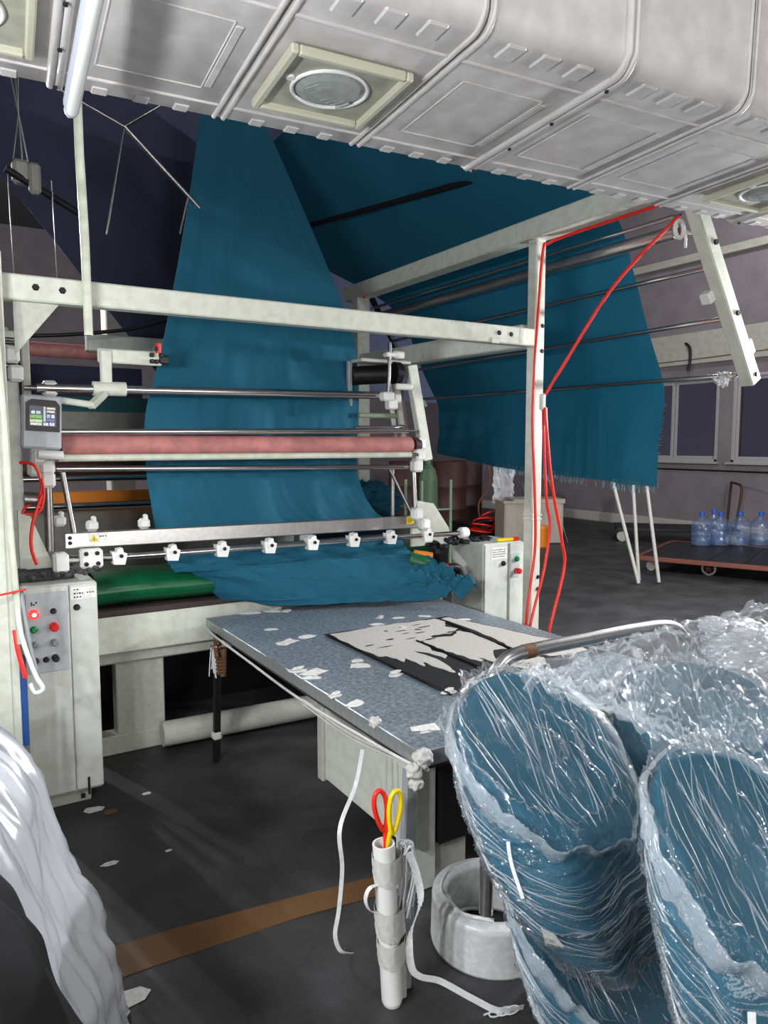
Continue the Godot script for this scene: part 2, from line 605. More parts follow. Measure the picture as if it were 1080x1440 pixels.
# ---------------------------------------------------------------- the hall
func room() -> void:
	var st := sb()
	box(st, Vector3(2.3, -0.1, -5), Vector3(19.6, 0.2, 24.6), 0.0)
	struct("floor", st, "concrete_floor", "dark trodden concrete floor")
	st = sb()
	box(st, Vector3(2.3, 6.1, -5), Vector3(19.6, 0.2, 24.6), 0.0)
	struct("ceiling", st, "ceiling_paint")
	st = sb()
	box(st, Vector3(2.3, 3, -17.15), Vector3(19.6, 6, 0.3), 0.0)
	struct("wall_back", st, "wall_paint")
	st = sb()
	box(st, Vector3(2.3, 3, 7.15), Vector3(19.6, 6, 0.3), 0.0)
	struct("wall_front", st, "wall_paint")
	st = sb()
	box(st, Vector3(-7.35, 3, -5), Vector3(0.3, 6, 24.6), 0.0)
	struct("wall_left", st, "wall_paint")
	# the window wall: below the sills, above the heads and the piers between
	st = sb()
	box(st, Vector3(11.95, 0.64, -5), Vector3(0.3, 1.28, 24.0), 0.0)
	box(st, Vector3(11.95, 4.39, -5), Vector3(0.3, 3.22, 24.0), 0.0)
	box(st, Vector3(11.95, 2.03, -13.42), Vector3(0.3, 1.5, 7.16), 0.0)
	box(st, Vector3(11.95, 2.03, -7.83), Vector3(0.3, 1.5, 0.26), 0.0)
	box(st, Vector3(11.95, 2.03, 0.6), Vector3(0.3, 1.5, 12.8), 0.0)
	struct("wall_right", st, "wall_paint")
	st = sb()
	box(st, Vector3(11.77, 3.3, -5), Vector3(0.10, 0.56, 23.9), 0.01)
	struct("trim_1", st, "wall_white", "white concrete band along the wall above the windows")
	st = sb()
	box(st, Vector3(11.75, 0.10, -7.5), Vector3(0.12, 0.20, 14.0), 0.02)
	struct("baseboard_right", st, "skirting_white")
	st = sb()
	box(st, Vector3(11.74, 4.88, -5), Vector3(0.14, 0.14, 23.9), 0.01)
	struct("trim_2", st, "wall_white", "pale beam high on the window wall")
	var n := 1
	for w in [[-9.84, -7.96], [-7.70, -5.82]]:
		var win := Node3D.new()
		win.name = "window_%d" % n
		win.set_meta("kind", "structure")
		add_child(win)
		st = sb()
		var zm: float = (w[0] + w[1]) / 2.0
		var lw: float = w[1] - w[0]
		for y in [1.30, 2.76]:
			box(st, Vector3(11.86, y, zm), Vector3(0.12, 0.06, lw), 0.006)
		for z in [w[0] + 0.03, w[1] - 0.03]:
			box(st, Vector3(11.86, 2.03, z), Vector3(0.12, 1.5, 0.06), 0.006)
		obj("window_frame", st, "window_alu", win)
		for k in 2:
			var z0: float = w[0] + 0.06 + k * (lw - 0.12) / 2.0
			var z1: float = z0 + (lw - 0.12) / 2.0
			var x := 11.85 + 0.04 * k
			st = sb()
			for z in [z0 + 0.025, z1 - 0.025]:
				box(st, Vector3(x, 2.03, z), Vector3(0.035, 1.40, 0.05), 0.004)
			for y in [1.355, 2.705]:
				box(st, Vector3(x, y, (z0 + z1) / 2), Vector3(0.035, 0.05, z1 - z0 - 0.1), 0.004)
			var sash := obj("sash", st, "window_alu", win)
			st = sb()
			box(st, Vector3(x, 2.03, (z0 + z1) / 2), Vector3(0.006, 1.30, z1 - z0 - 0.1), 0.001)
			obj("pane", st, "window_glass", sash)
		st = sb()
		box(st, Vector3(11.76, 1.262, zm), Vector3(0.12, 0.036, lw + 0.1), 0.006)
		obj("window_sill", st, "window_alu", win)
		n += 1
	st = sb(true)
	tube(st, [Vector3(11.78, 1.14, -13), Vector3(11.78, 1.13, -9), Vector3(11.78, 1.12, -5), Vector3(11.78, 1.12, 0)], 0.014, 8)
	tag(obj("wall_conduit", st, "dark_steel"), "thin dark conduit running along the wall just under the window sills", "conduit")
	st = sb(true)
	tube(st, curve([Vector3(11.71, 3.16, -12), Vector3(11.71, 3.10, -9), Vector3(11.71, 3.15, -6), Vector3(11.71, 3.2, -2)], 6), 0.008, 6)
	tag(obj("wall_cable", st, "rusty_red"), "thin reddish cable sagging along the white band over the windows", "cable")
	st = sb(true)
	tube(st, curve([Vector3(11.70, 3.40, -8.6), Vector3(11.68, 3.3, -8.5), Vector3(11.70, 3.1, -8.5), Vector3(11.70, 2.9, -8.52)], 6), 0.025, 8)
	tag(obj("cable_bundle", st, "dark_steel"), "short dark bundle of cable hanging over the white band by the windows", "cable")
	# worn painted line on the floor
	st = sb()
	prism(st, [Vector2(0.30, 2.18), Vector2(0.6, 2.175), Vector2(1.0, 2.155), Vector2(1.40, 2.10), Vector2(1.42, 2.21), Vector2(1.0, 2.27), Vector2(0.6, 2.32), Vector2(0.28, 2.34)], 0.002, Transform3D(Basis(Vector3.RIGHT, Vector3.FORWARD, Vector3.UP), Vector3(0, 0.0005, 0)))
	struct("floor_line", st, "floor_line", "worn yellow-brown line painted on the concrete floor")


func frame_and_duct() -> void:
	# ---- the gantry that carries the guide rods: posts and beams of square tube
	var g := thing("gantry_frame", "cream square-tube gantry standing over the machine with a long front beam", "frame")
	var st := sb()
	box(st, Vector3(2.958, 1.385, -3.155), Vector3(0.074, 2.77, 0.074), 0.008)
	var po := obj("post", st, "cream_paint", g)
	for b in [[2.975, 2.26], [2.975, 2.12], [2.975, 0.83], [2.975, 0.76]]:
		st = sb()
		lathe(st, [Vector2(0, -0.012), Vector2(0.013, -0.012), Vector2(0.013, 0), Vector2(0.008, 0.006), Vector2(0, 0.006)], 6, Transform3D(Basis(Vector3.RIGHT, Vector3.BACK, Vector3.DOWN), Vector3(b[0], b[1], -3.117)))
		obj("bolt", st, "dark_steel", po)
	st = sb()
	box(st, Vector3(0.16, 1.5, -3.15), Vector3(0.15, 3.0, 0.12), 0.008)
	obj("post", st, "cream_paint", g)
	st = sb()
	box(st, Vector3(2.945, 1.4, -5.12), Vector3(0.11, 2.8, 0.11), 0.008)
	obj("post", st, "cream_paint", g)
	st = sb()
	bar(st, Vector3(0.235, 2.186, -3.155), Vector3(2.921, 2.193, -3.155), 0.07, 0.096, 0.006)
	var be := obj("beam", st, "cream_paint", g)
	for b in [[0.376, 2.190], [0.470, 2.188], [2.66, 2.198], [2.745, 2.196]]:
		st = sb()
		lathe(st, [Vector2(0, -0.01), Vector2(0.014, -0.01), Vector2(0.014, 0), Vector2(0.009, 0.007), Vector2(0, 0.007)], 6, Transform3D(Basis(Vector3.RIGHT, Vector3.BACK, Vector3.DOWN), Vector3(b[0], b[1], -3.118)))
		obj("bolt", st, "dark_steel", be)
	st = sb()
	bar(st, Vector3(2.945, 2.785, -5.3), Vector3(2.945, 2.785, -2.21), 0.12, 0.11, 0.008)
	obj("beam", st, "cream_paint", g)
	st = sb()
	bar(st, Vector3(2.945, 2.23, -5.06), Vector3(2.945, 2.21, -3.206), 0.10, 0.13, 0.008)
	obj("beam", st, "cream_paint", g)
	st = sb()
	bar(st, Vector3(0.9, 2.25, -5.12), Vector3(2.89, 2.25, -5.12), 0.09, 0.11, 0.008)
	obj("beam", st, "cream_paint", g)
	st = sb()
	prism(st, [Vector2(0, 0), Vector2(0.16, 0), Vector2(0, -0.2)], 0.012, Transform3D(Basis(), Vector3(0.30, 2.138, -3.17)))
	obj("gusset", st, "worn_paint", g)
	st = sb()
	box(st, Vector3(2.63, 2.155, -3.117), Vector3(0.05, 0.03, 0.01), 0.002)
	obj("end_plate", st, "cream_paint", g)
	# white pole hanging down over the front beam
	st = sb(true)
	tube(st, [Vector3(0.540, 3.4, -3.07), Vector3(0.541, 2.7, -3.07), Vector3(0.549, 2.4, -3.07), Vector3(0.551, 2.018, -3.07)], 0.0165, 14)
	tag(obj("hanging_pole", st, "white_pipe"), "white plastic pole hanging in front of the cream front beam", "pole")
	# tube fitting under the duct
	var t := thing("tube_fitting", "slim grey tube fitting sloping down under the air duct beside the white pole", "lamp")
	st = sb()
	bar(st, Vector3(0.327, 2.55, -1.50), Vector3(0.372, 2.505, -2.20), 0.042, 0.03, 0.008)
	obj("housing", st, "lamp_body", t)
	st = sb(true)
	rod(st, Vector3(0.327, 2.528, -1.50), Vector3(0.370, 2.484, -2.185), 0.014)
	obj("tube", st, "white_plastic", t)
	st = sb()
	lathe(st, [Vector2(0, 0), Vector2(0.02, 0), Vector2(0.018, 0.02), Vector2(0.008, 0.024), Vector2(0.007, 0.05), Vector2(0, 0.05)], 12, Transform3D(Basis(Vector3.RIGHT, Vector3.FORWARD, Vector3.UP), Vector3(0.373, 2.497, -2.20)))
	obj("end_cap", st, "lamp_body", t)
	# ---- the air duct: moulded plastic trough in panels, with round outlets
	var d := thing("air_duct", "pale grey moulded plastic air duct hung across the top with embossed panels", "duct", Vector3(0.0, 2.62, -2.425))
	d.rotation_degrees.y = -4.9
	var edges := [-2.15, -1.65, -1.14, -0.62, -0.10, 0.36, 0.83, 1.30, 1.765, 2.25, 2.73, 3.21, 3.69, 4.2, 4.7]
	for i in edges.size() - 1:
		var x0: float = edges[i] + 0.0025
		var x1: float = edges[i + 1] - 0.0025
		duct_panel(d, x0, x1, i == 6 or i == 10 or i == 4, i)
	for i in [5, 8, 11]:     # the bolted flanges
		st = sb()
		flange(st, edges[i])
		var fl := obj("flange", st, "duct_plastic", d)
		for z in [0.06, 0.28, 0.5, 0.74]:
			st = sb()
			lathe(st, [Vector2(0, -0.024), Vector2(0.006, -0.024), Vector2(0.006, -0.018), Vector2(0, -0.018)], 8, Transform3D(Basis(), Vector3(edges[i], 0, z)))
			obj("screw", st, "dark_gap", fl)


func duct_outline() -> Array:
	# (z, y) round the trough, far lip first
	var p := [Vector2(0.0, 0.30), Vector2(0.0, 0.06), Vector2(0.006, 0.02), Vector2(0.03, 0.0)]
	for k in 7:
		var q := k / 6.0 * PI / 2
		p.append(Vector2(0.775 + 0.055 * sin(q), 0.055 - 0.055 * cos(q)))
	p.append(Vector2(0.838, 0.32))
	return p


func flange(st: SurfaceTool, x: float) -> void:
	var o := duct_outline()
	for s in [-1, 1]:
		var line := []
		for k in range(2, o.size()):
			line.append(Vector3(x + 0.011 * s, o[k].y - 0.004, o[k].x + (0.005 if k > 8 else 0.0)))
		tube(st, line, 0.0115, 10)


func duct_panel(d: Node3D, x0: float, x1: float, vented: bool, i: int) -> void:
	var o := duct_outline()
	var st := sb(true)
	var w := x1 - x0
	# skin: swept outline, rounded only at the near corner
	for k in o.size() - 1:
		var a: Vector2 = o[k]
		var b: Vector2 = o[k + 1]
		st.set_smooth_group(1)
		quad(st, Vector3(x0, a.y, a.x), Vector3(x0, b.y, b.x), Vector3(x1, b.y, b.x), Vector3(x1, a.y, a.x))
		var ai := Vector2(a.x, a.y + 0.012) if k > 2 else Vector2(a.x + 0.012, a.y)
		var bi := Vector2(b.x, b.y + 0.012) if k > 1 else Vector2(b.x + 0.012, b.y)
		if k > 6:
			ai = Vector2(a.x - 0.012, a.y + 0.004)
			bi = Vector2(b.x - 0.012, b.y + 0.004)
		st.set_smooth_group(-1)
		quad(st, Vector3(x1, ai.y, ai.x), Vector3(x1, bi.y, bi.x), Vector3(x0, bi.y, bi.x), Vector3(x0, ai.y, ai.x))
		face(st, [Vector3(x0, a.y, a.x), Vector3(x0, b.y, b.x), Vector3(x0, bi.y, bi.x), Vector3(x0, ai.y, ai.x)], Vector3.LEFT)
		face(st, [Vector3(x1, a.y, a.x), Vector3(x1, b.y, b.x), Vector3(x1, bi.y, bi.x), Vector3(x1, ai.y, ai.x)], Vector3.RIGHT)
	# rounded edge ribs across, one just inside each end, following the outline to the side wall
	for x in [x0 + 0.012, x1 - 0.012]:
		var line := []
		for k in range(3, o.size()):
			line.append(Vector3(x, o[k].y - 0.001, o[k].x + (0.001 if k > 8 else 0.0)))
		tube(st, line, 0.007, 8)
	# beads along, and rounded notches near both edges
	for z in [0.115, 0.665]:
		tube(st, [Vector3(x0 + 0.02, 0.001, z), Vector3(x1 - 0.02, 0.003, z)], 0.0075, 8)
	for k in 3:
		var xc := x0 + w * (0.25 + 0.25 * k)
		box(st, Vector3(xc, 0.0055, 0.046), Vector3(0.048, 0.018, 0.05), 0.006)
		box(st, Vector3(xc, 0.004, 0.752), Vector3(0.06, 0.018, 0.075), 0.007)
	# embossed rectangle
	if not vented:
		var q := [Vector3(x0 + 0.09, 0.0, 0.20), Vector3(x1 - 0.09, 0.0, 0.20), Vector3(x1 - 0.09, 0.0, 0.57), Vector3(x0 + 0.09, 0.0, 0.57)]
		for k in 4:
			tube(st, [q[k], q[(k + 1) % 4]], 0.0028, 6)
		box(st, Vector3(x1 - 0.075, 0.001, 0.385), Vector3(0.022, 0.008, 0.34), 0.003)
	obj("duct_panel", st, "duct_plastic", d)
	if vented:
		var c := Vector3((x0 + x1) / 2 - 0.005, 0, 0.385)
		st = sb()
		box(st, c + Vector3(0, -0.006, 0), Vector3(0.335, 0.016, 0.335), 0.004)
		var v := obj("vent", st, "vent_plastic", d)
		v.set_meta("label", "square outlet with a round disc")
		st = sb()
		for s in [-1, 1]:
			box(st, c + Vector3(0.166 * s, -0.018, 0), Vector3(0.022, 0.026, 0.354), 0.005)
			box(st, c + Vector3(0, -0.018, 0.166 * s), Vector3(0.310, 0.026, 0.022), 0.005)
		obj("vent_frame", st, "vent_rim", v)
		st = sb(true)
		var ring := []
		for k in 36:
			ring.append(c + Vector3(0.108 * cos(TAU * k / 36), -0.016, 0.108 * sin(TAU * k / 36)))
		tube(st, ring, 0.006, 8, false, true)
		obj("vent_ring", st, "white_plastic", v)
		st = sb(true)
		lathe(st, [Vector2(0, -0.034), Vector2(0.04, -0.032), Vector2(0.075, -0.026), Vector2(0.104, -0.013), Vector2(0.104, 0)], 36, Transform3D(Basis(), c))
		for k in 7:
			box(st, c + Vector3(-0.06 + 0.02 * k, -0.031 + 0.0016 * absf(k - 3), -0.012 * k + 0.02), Vector3(0.006, 0.006, 0.05), 0.002, Basis(Vector3.UP, 0.5))
		obj("vent_disc", st, "vent_disc", v)
		st = sb()
		lathe(st, [Vector2(0, -0.02), Vector2(0.012, -0.02), Vector2(0.014, -0.014), Vector2(0, -0.012)], 12, Transform3D(Basis(), c + Vector3(-0.125, 0, 0.02)))
		obj("vent_knob", st, "white_plastic", v)


# ---------------------------------------------------------------- the folding machine
func bearing(parent: Node, at: Vector3, called := "bearing_block") -> void:
	var st := sb()
	box(st, at, Vector3(0.06, 0.07, 0.07), 0.012)
	obj(called, st, "white_plastic", parent)


func roller(called: String, label: String, a: Vector3, z: Vector3, r: float, m: String, group := "", stub := 0.0) -> Node3D:
	var t := thing(called, label, "roller", Vector3.ZERO, group)
	var st := sb(true)
	rod(st, a, z, r, 24)
	obj("barrel", st, m, t)
	var d := (z - a).normalized()
	st = sb(true)
	var rs := maxf(r * 0.55, 0.006)
	rod(st, a - d * (0.05 + stub), a, rs)
	rod(st, z, z + d * (0.05 + stub), rs)
	obj("shaft", st, "dull_steel", t)
	return t


func cabinet(at: Vector3, w: float, label: String) -> Node3D:
	# at is the floor under the middle of its front
	var t := thing("control_cabinet", label, "cabinet", at)
	var st := sb()
	box(st, Vector3(0, 0.53, -0.16), Vector3(w, 0.94, 0.32), 0.008)
	obj("body", st, "cabinet_paint", t)
	st = sb()
	box(st, Vector3(-0.02, 0.03, -0.17), Vector3(w - 0.06, 0.06, 0.28), 0.004)
	obj("foot", st, "worn_paint", t)
	st = sb()
	box(st, Vector3(-w / 2 + 0.093, 0.535, 0.006), Vector3(0.178, 0.92, 0.012), 0.003)
	obj("door", st, "cabinet_paint", t)
	st = sb()
	box(st, Vector3(w / 2 - 0.058, 0.535, 0.006), Vector3(0.112, 0.92, 0.012), 0.003)
	obj("door", st, "cabinet_paint", t)
	return t


func button(parent: Node, at: Vector3, r: float, m: String, called := "push_button", big := false) -> void:
	var st := sb(true)
	var x := Transform3D(Basis(Vector3.RIGHT, Vector3.BACK, Vector3.DOWN), at)
	lathe(st, [Vector2(r * 1.15, 0), Vector2(r * 1.15, 0.006), Vector2(r * 0.9, 0.009)], 18, x)
	if big:
		lathe(st, [Vector2(r * 0.5, 0.008), Vector2(r * 0.5, 0.02), Vector2(r * 1.1, 0.024), Vector2(r * 1.1, 0.032), Vector2(r * 0.8, 0.037), Vector2(0, 0.037)], 18, x)
	else:
		lathe(st, [Vector2(r * 0.85, 0.006), Vector2(r * 0.85, 0.015), Vector2(r * 0.6, 0.018), Vector2(0, 0.018)], 18, x)
	obj(called, st, m, parent)


func text_lines(parent: Node, at: Vector3, w: float, rows: int, h: float, m := "print_black") -> void:
	# rows of small illegible print: short dashes
	var st := sb()
	for r in rows:
		var x := 0.0
		while x < w:
			var l := rng.randf_range(0.004, 0.009)
			box(st, at + Vector3(x + l / 2, -h * r, 0), Vector3(l, h * 0.42, 0.0006), 0.0)
			x += l + rng.randf_range(0.003, 0.006)
	obj("print", st, m, parent)


func machine() -> void:
	var st: SurfaceTool
	# ---- control cabinets
	var c := cabinet(Vector3(0.452, 0, -3.38), 0.30, "pale grey control cabinet with red and green buttons under the touch screen")
	st = sb()
	box(st, Vector3(-0.057, 0.80, 0.014), Vector3(0.162, 0.345, 0.005), 0.002)
	var p := obj("button_plate", st, "panel_grey", c)
	p.set_meta("label", "grey plate with push buttons")
	button(p, Vector3(-0.108, 0.885, 0.017), 0.019, "red_signal", "signal_lamp")
	button(p, Vector3(-0.108, 0.885, 0.024), 0.010, "white_signal", "signal_lamp")
	button(p, Vector3(-0.032, 0.890, 0.017), 0.011, "black_plastic")
	button(p, Vector3(-0.110, 0.820, 0.017), 0.013, "green_button")
	button(p, Vector3(-0.032, 0.824, 0.017), 0.016, "red_button", "emergency_stop", true)
	button(p, Vector3(-0.108, 0.755, 0.017), 0.012, "grey_paint")
	button(p, Vector3(-0.032, 0.757, 0.017), 0.013, "grey_paint", "selector_switch", true)
	button(p, Vector3(-0.108, 0.684, 0.017), 0.012, "brown_steel", "selector_switch")
	button(p, Vector3(-0.068, 0.684, 0.017), 0.011, "black_plastic", "selector_switch")
	button(p, Vector3(-0.032, 0.688, 0.017), 0.013, "black_plastic", "selector_switch", true)
	st = sb()
	for k in 4:
		box(st, Vector3(-0.115 + 0.009 * (k % 3), 0.925 + 0.008 * (k / 2), 0.0165), Vector3(0.007, 0.007, 0.001), 0.0)
	obj("print", st, "print_black", p)
	st = sb()
	box(st, Vector3(0.092, 0.955, 0.0130), Vector3(0.105, 0.052, 0.002), 0.0)
	var lab := obj("paper_label", st, "paper", c)
	text_lines(lab, Vector3(0.052, 0.972, 0.0143), 0.022, 1, 0.012)
	text_lines(lab, Vector3(0.052, 0.955, 0.0143), 0.034, 2, 0.016)
	text_lines(lab, Vector3(0.105, 0.956, 0.0143), 0.032, 1, 0.012)
	button(c, Vector3(0.062, 0.895, 0.012), 0.012, "black_plastic", "door_lock")
	st = sb()
	box(st, Vector3(0.085, 0.085, 0.013), Vector3(0.010, 0.08, 0.003), 0.0)
	box(st, Vector3(0.060, 0.040, 0.003), Vector3(0.018, 0.018, 0.01), 0.0)
	obj("slot", st, "dark_gap", c)
	c = cabinet(Vector3(2.957, 0, -3.40), 0.315, "pale grey control cabinet behind the table beside the gantry post")
	st = sb()
	box(st, Vector3(0.080, 0.855, 0.014), Vector3(0.07, 0.15, 0.005), 0.002)
	p = obj("button_plate", st, "panel_grey", c)
	button(p, Vector3(0.092, 0.895, 0.017), 0.015, "green_button")
	button(p, Vector3(0.092, 0.822, 0.017), 0.016, "red_button", "emergency_stop", true)
	st = sb()
	box(st, Vector3(-0.045, 0.94, 0.0130), Vector3(0.125, 0.07, 0.002), 0.0)
	lab = obj("paper_label", st, "paper", c)
	text_lines(lab, Vector3(-0.100, 0.962, 0.0143), 0.10, 4, 0.014)
	button(c, Vector3(-0.012, 0.875, 0.012), 0.014, "black_plastic", "door_lock")
	var bc := thing("box_cutter", "yellow box cutter with a red tip on the cabinet beside the gantry post", "knife", Vector3(2.995, 1.012, -3.43))
	st = sb()
	box(st, Vector3.ZERO, Vector3(0.13, 0.02, 0.022), 0.006)
	obj("handle", st, "yellow_plastic", bc)
	st = sb()
	box(st, Vector3(0.08, 0, 0), Vector3(0.05, 0.022, 0.026), 0.006)
	obj("tip", st, "red_button", bc)
	# ---- machine bed
	var b := thing("machine_bed", "white steel bed of the folding machine behind the table with a green belt on it", "machine")
	st = sb()
	box(st, Vector3(1.70, 0.645, -3.80), Vector3(2.16, 0.19, 0.06), 0.008)
	obj("front_beam", st, "cream_paint", b)
	st = sb()
	box(st, Vector3(1.70, 0.755, -4.05), Vector3(2.16, 0.03, 0.56), 0.006)
	obj("bed_plate", st, "brown_felt", b)
	st = sb()
	box(st, Vector3(1.70, 0.515, -3.84), Vector3(2.16, 0.06, 0.05), 0.008)
	obj("lower_rail", st, "worn_paint", b)
	for x in [0.885, 2.66]:
		st = sb()
		box(st, Vector3(x, 0.28, -3.90), Vector3(0.245, 0.56, 0.10), 0.006)
		obj("leg", st, "worn_paint", b)
	st = sb()
	box(st, Vector3(0.655, 0.28, -3.95), Vector3(0.06, 0.56, 0.20), 0.006)
	obj("leg", st, "worn_paint", b)
	st = sb()
	box(st, Vector3(0.80, 0.05, -3.90), Vector3(0.44, 0.10, 0.11), 0.006)
	obj("base_rail", st, "worn_paint", b)
	st = sb(true)
	tube(st, [Vector3(0.97, 0.085, -3.78), Vector3(2.75, 0.085, -3.70)], 0.065, 20)
	obj("cross_pipe", st, "worn_paint", b)
	st = sb()
	box(st, Vector3(1.7, 0.36, -4.45), Vector3(2.2, 0.72, 0.05), 0.0)
	obj("rear_panel", st, "dark_steel", b)
	# green conveyor belt wrapped round its roller
	var gb: Callable = func(u: float, v: float) -> Vector3:
		var x := lerpf(0.665, 2.72, u)
		var q := v * TAU
		var z := -3.865 + 0.13 * cos(q) * (1.0 if cos(q) > 0 else 3.2)
		return Vector3(x, 0.868 + 0.080 * sin(q) + 0.003 * sin(u * 18.0), z)
	obj("conveyor_belt", sheet(gb, 60, 40), "belt_green", b)
	# end plates
	st = sb()
	prism(st, [Vector2(0, 0), Vector2(0.30, 0), Vector2(0.28, 0.10), Vector2(0.16, 0.26), Vector2(0.05, 0.28), Vector2(0, 0.2)], 0.02, Transform3D(Basis(), Vector3(2.50, 0.97, -3.74)))
	obj("end_plate", st, "cream_paint", b)
	st = sb()
	prism(st, [Vector2(0, 0), Vector2(0.13, 0), Vector2(0.125, 0.07), Vector2(0.05, 0.27), Vector2(0, 0.30)], 0.03, Transform3D(Basis(), Vector3(0.32, 1.01, -3.60)))
	obj("end_plate", st, "cream_paint", b)
	st = sb()
	box(st, Vector3(0.41, 1.02, -3.56), Vector3(0.24, 0.05, 0.14), 0.01)
	for k in 14:
		box(st, Vector3(0.33 + 0.024 * k, 1.02 + rng.randf_range(0, 0.03), -3.50 + rng.randf_range(-0.04, 0.06)), Vector3(0.03, 0.02, 0.03), 0.008, Basis(Vector3(0.3, 1, 0).normalized(), k * 0.9))
	obj("linty_ledge", st, "lint", b)
	st = sb()
	for k in 22:
		box(st, Vector3(2.56 + 0.022 * k, 0.99 + rng.randf_range(0, 0.03), -3.58 + rng.randf_range(-0.05, 0.08)), Vector3(0.05, 0.025, 0.04), 0.008, Basis(Vector3(0.3, 1, 0).normalized(), k * 0.7))
	box(st, Vector3(2.66, 0.90, -3.66), Vector3(0.10, 0.16, 0.10), 0.02)
	obj("linty_ledge", st, "dark_steel", b)
	st = sb(true)
	tube(st, curve([Vector3(2.56, 0.87, -3.45), Vector3(2.62, 0.87, -3.45), Vector3(2.655, 0.85, -3.45), Vector3(2.66, 0.79, -3.45)], 5), 0.026, 14)
	obj("elbow_pipe", st, "dark_steel", b)
	st = sb(true)
	rod(st, Vector3(2.50, 0.87, -3.45), Vector3(2.565, 0.87, -3.45), 0.028)
	obj("pipe_collar", st, "red_button", b)
	st = sb(true)
	tube(st, [Vector3(2.33, 0.93, -3.50), Vector3(2.40, 0.91, -3.46), Vector3(2.50, 0.87, -3.45)], [0.05, 0.05, 0.03], 14)
	obj("belt_end", st, "belt_green", b)
	st = sb(true)
	tube(st, [Vector3(2.38, 0.965, -3.52), Vector3(2.48, 0.945, -3.48)], [0.02, 0.022], 12)
	obj("orange_cap", st, "orange_paint", b)

	# ---- rollers and bars between the side frames
	roller("guide_roller", "upper polished guide roller across the teal cloth above the touch screen", Vector3(0.42, 1.845, -3.6), Vector3(2.20, 1.873, -3.6), 0.021, "chrome")
	roller("chrome_rod", "polished rod lying just above the pink rubber roller", Vector3(0.50, 1.652, -3.56), Vector3(2.36, 1.674, -3.56), 0.014, "chrome")
	roller("pink_roller", "pink rubber roller running across the front of the teal cloth", Vector3(0.51, 1.590, -3.60), Vector3(2.40, 1.592, -3.60), 0.049, "rubber_pink")
	roller("white_bar", "slim cream bar just under the pink rubber roller", Vector3(0.485, 1.537, -3.50), Vector3(2.34, 1.538, -3.50), 0.016, "white_pipe")
	roller("lower_rod", "thin polished rod below the cream bar, second under the pink roller", Vector3(0.49, 1.486, -3.62), Vector3(2.40, 1.464, -3.62), 0.014, "chrome")
	# spreader bar with its warning label
	var s := thing("spreader_bar", "flat brushed metal bar with a yellow warning label across the lower cloth", "bar")
	st = sb()
	bar(st, Vector3(0.507, 1.158, -3.6), Vector3(2.50, 1.138, -3.6), 0.03, 0.074, 0.005)
	obj("bar", st, "aluminium", s)
	st = sb()
	box(st, Vector3(0.655, 1.165, -3.583), Vector3(0.088, 0.042, 0.002), 0.0)
	lab = obj("warning_label", st, "paper", s)
	st = sb()
	prism(st, [Vector2(-0.018, 0), Vector2(0.018, 0), Vector2(0, 0.030)], 0.0008, Transform3D(Basis(), Vector3(0.634, 1.150, -3.582)))
	obj("warning_triangle", st, "print_yellow", lab)
	st = sb()
	box(st, Vector3(0.634, 1.161, -3.581), Vector3(0.003, 0.010, 0.0006), 0.0)
	box(st, Vector3(0.634, 1.153, -3.581), Vector3(0.003, 0.003, 0.0006), 0.0)
	obj("exclamation_mark", st, "print_black", lab)
	text_lines(lab, Vector3(0.658, 1.172, -3.5815), 0.032, 1, 0.013)
	st = sb()
	box(st, Vector3(2.395, 1.150, -3.583), Vector3(0.052, 0.040, 0.002), 0.0)
	lab = obj("warning_label", st, "print_yellow", s)
	text_lines(lab, Vector3(2.377, 1.160, -3.5815), 0.03, 3, 0.010)
	for q in [[0.530, 1.172], [0.530, 1.148]]:
		st = sb()
		lathe(st, [Vector2(0.009, 0), Vector2(0.009, 0.005), Vector2(0, 0.007)], 8, Transform3D(Basis(Vector3.RIGHT, Vector3.BACK, Vector3.DOWN), Vector3(q[0], q[1], -3.585)))
		obj("bolt", st, "dark_steel", s)
	# rod with white clamps
	var r := thing("clamp_rod", "polished rod carrying a row of small white clamps below the spreader bar", "rod")
	st = sb(true)
	rod(st, Vector3(0.50, 1.078, -3.52), Vector3(2.72, 1.062, -3.52), 0.014, 16)
	obj("rod", st, "chrome", r)
	for x in [0.728, 0.975, 1.222, 1.475, 1.720, 1.973, 2.215, 2.468]:
		var y: float = 1.0815 - 0.0072 * x
		st = sb()
		prism(st, [Vector2(-0.028, -0.030), Vector2(0.022, -0.034), Vector2(0.030, -0.004), Vector2(0.034, 0.016), Vector2(0.018, 0.024), Vector2(0.014, 0.044), Vector2(-0.010, 0.040), Vector2(-0.014, 0.026), Vector2(-0.034, 0.030), Vector2(-0.032, 0.0)], 0.05, Transform3D(Basis(), Vector3(x, y, -3.545)))
		var cl := obj("clamp", st, "white_plastic", r)
		st = sb(true)
		lathe(st, [Vector2(0.009, 0), Vector2(0.009, 0.006), Vector2(0, 0.008)], 10, Transform3D(Basis(Vector3.RIGHT, Vector3.BACK, Vector3.DOWN), Vector3(x + 0.006, y + 0.008, -3.495)))
		obj("clamp_screw", st, "dark_steel", cl)
	st = sb()
	box(st, Vector3(0.604, 1.083, -3.51), Vector3(0.098, 0.088, 0.06), 0.010)
	var pl := obj("end_clamp", st, "white_plastic", r)
	for q in [[-0.025, 0.025], [0.022, 0.025], [-0.025, -0.022], [0.025, -0.022]]:
		st = sb(true)
		lathe(st, [Vector2(0.010, 0), Vector2(0.010, 0.006), Vector2(0, 0.008)], 10, Transform3D(Basis(Vector3.RIGHT, Vector3.BACK, Vector3.DOWN), Vector3(0.604 + q[0], 1.083 + q[1], -3.480)))
		obj("clamp_screw", st, "dark_steel", pl)
	st = sb(true)
	rod(st, Vector3(0.645, 1.078, -3.52), Vector3(0.695, 1.077, -3.52), 0.018, 14)
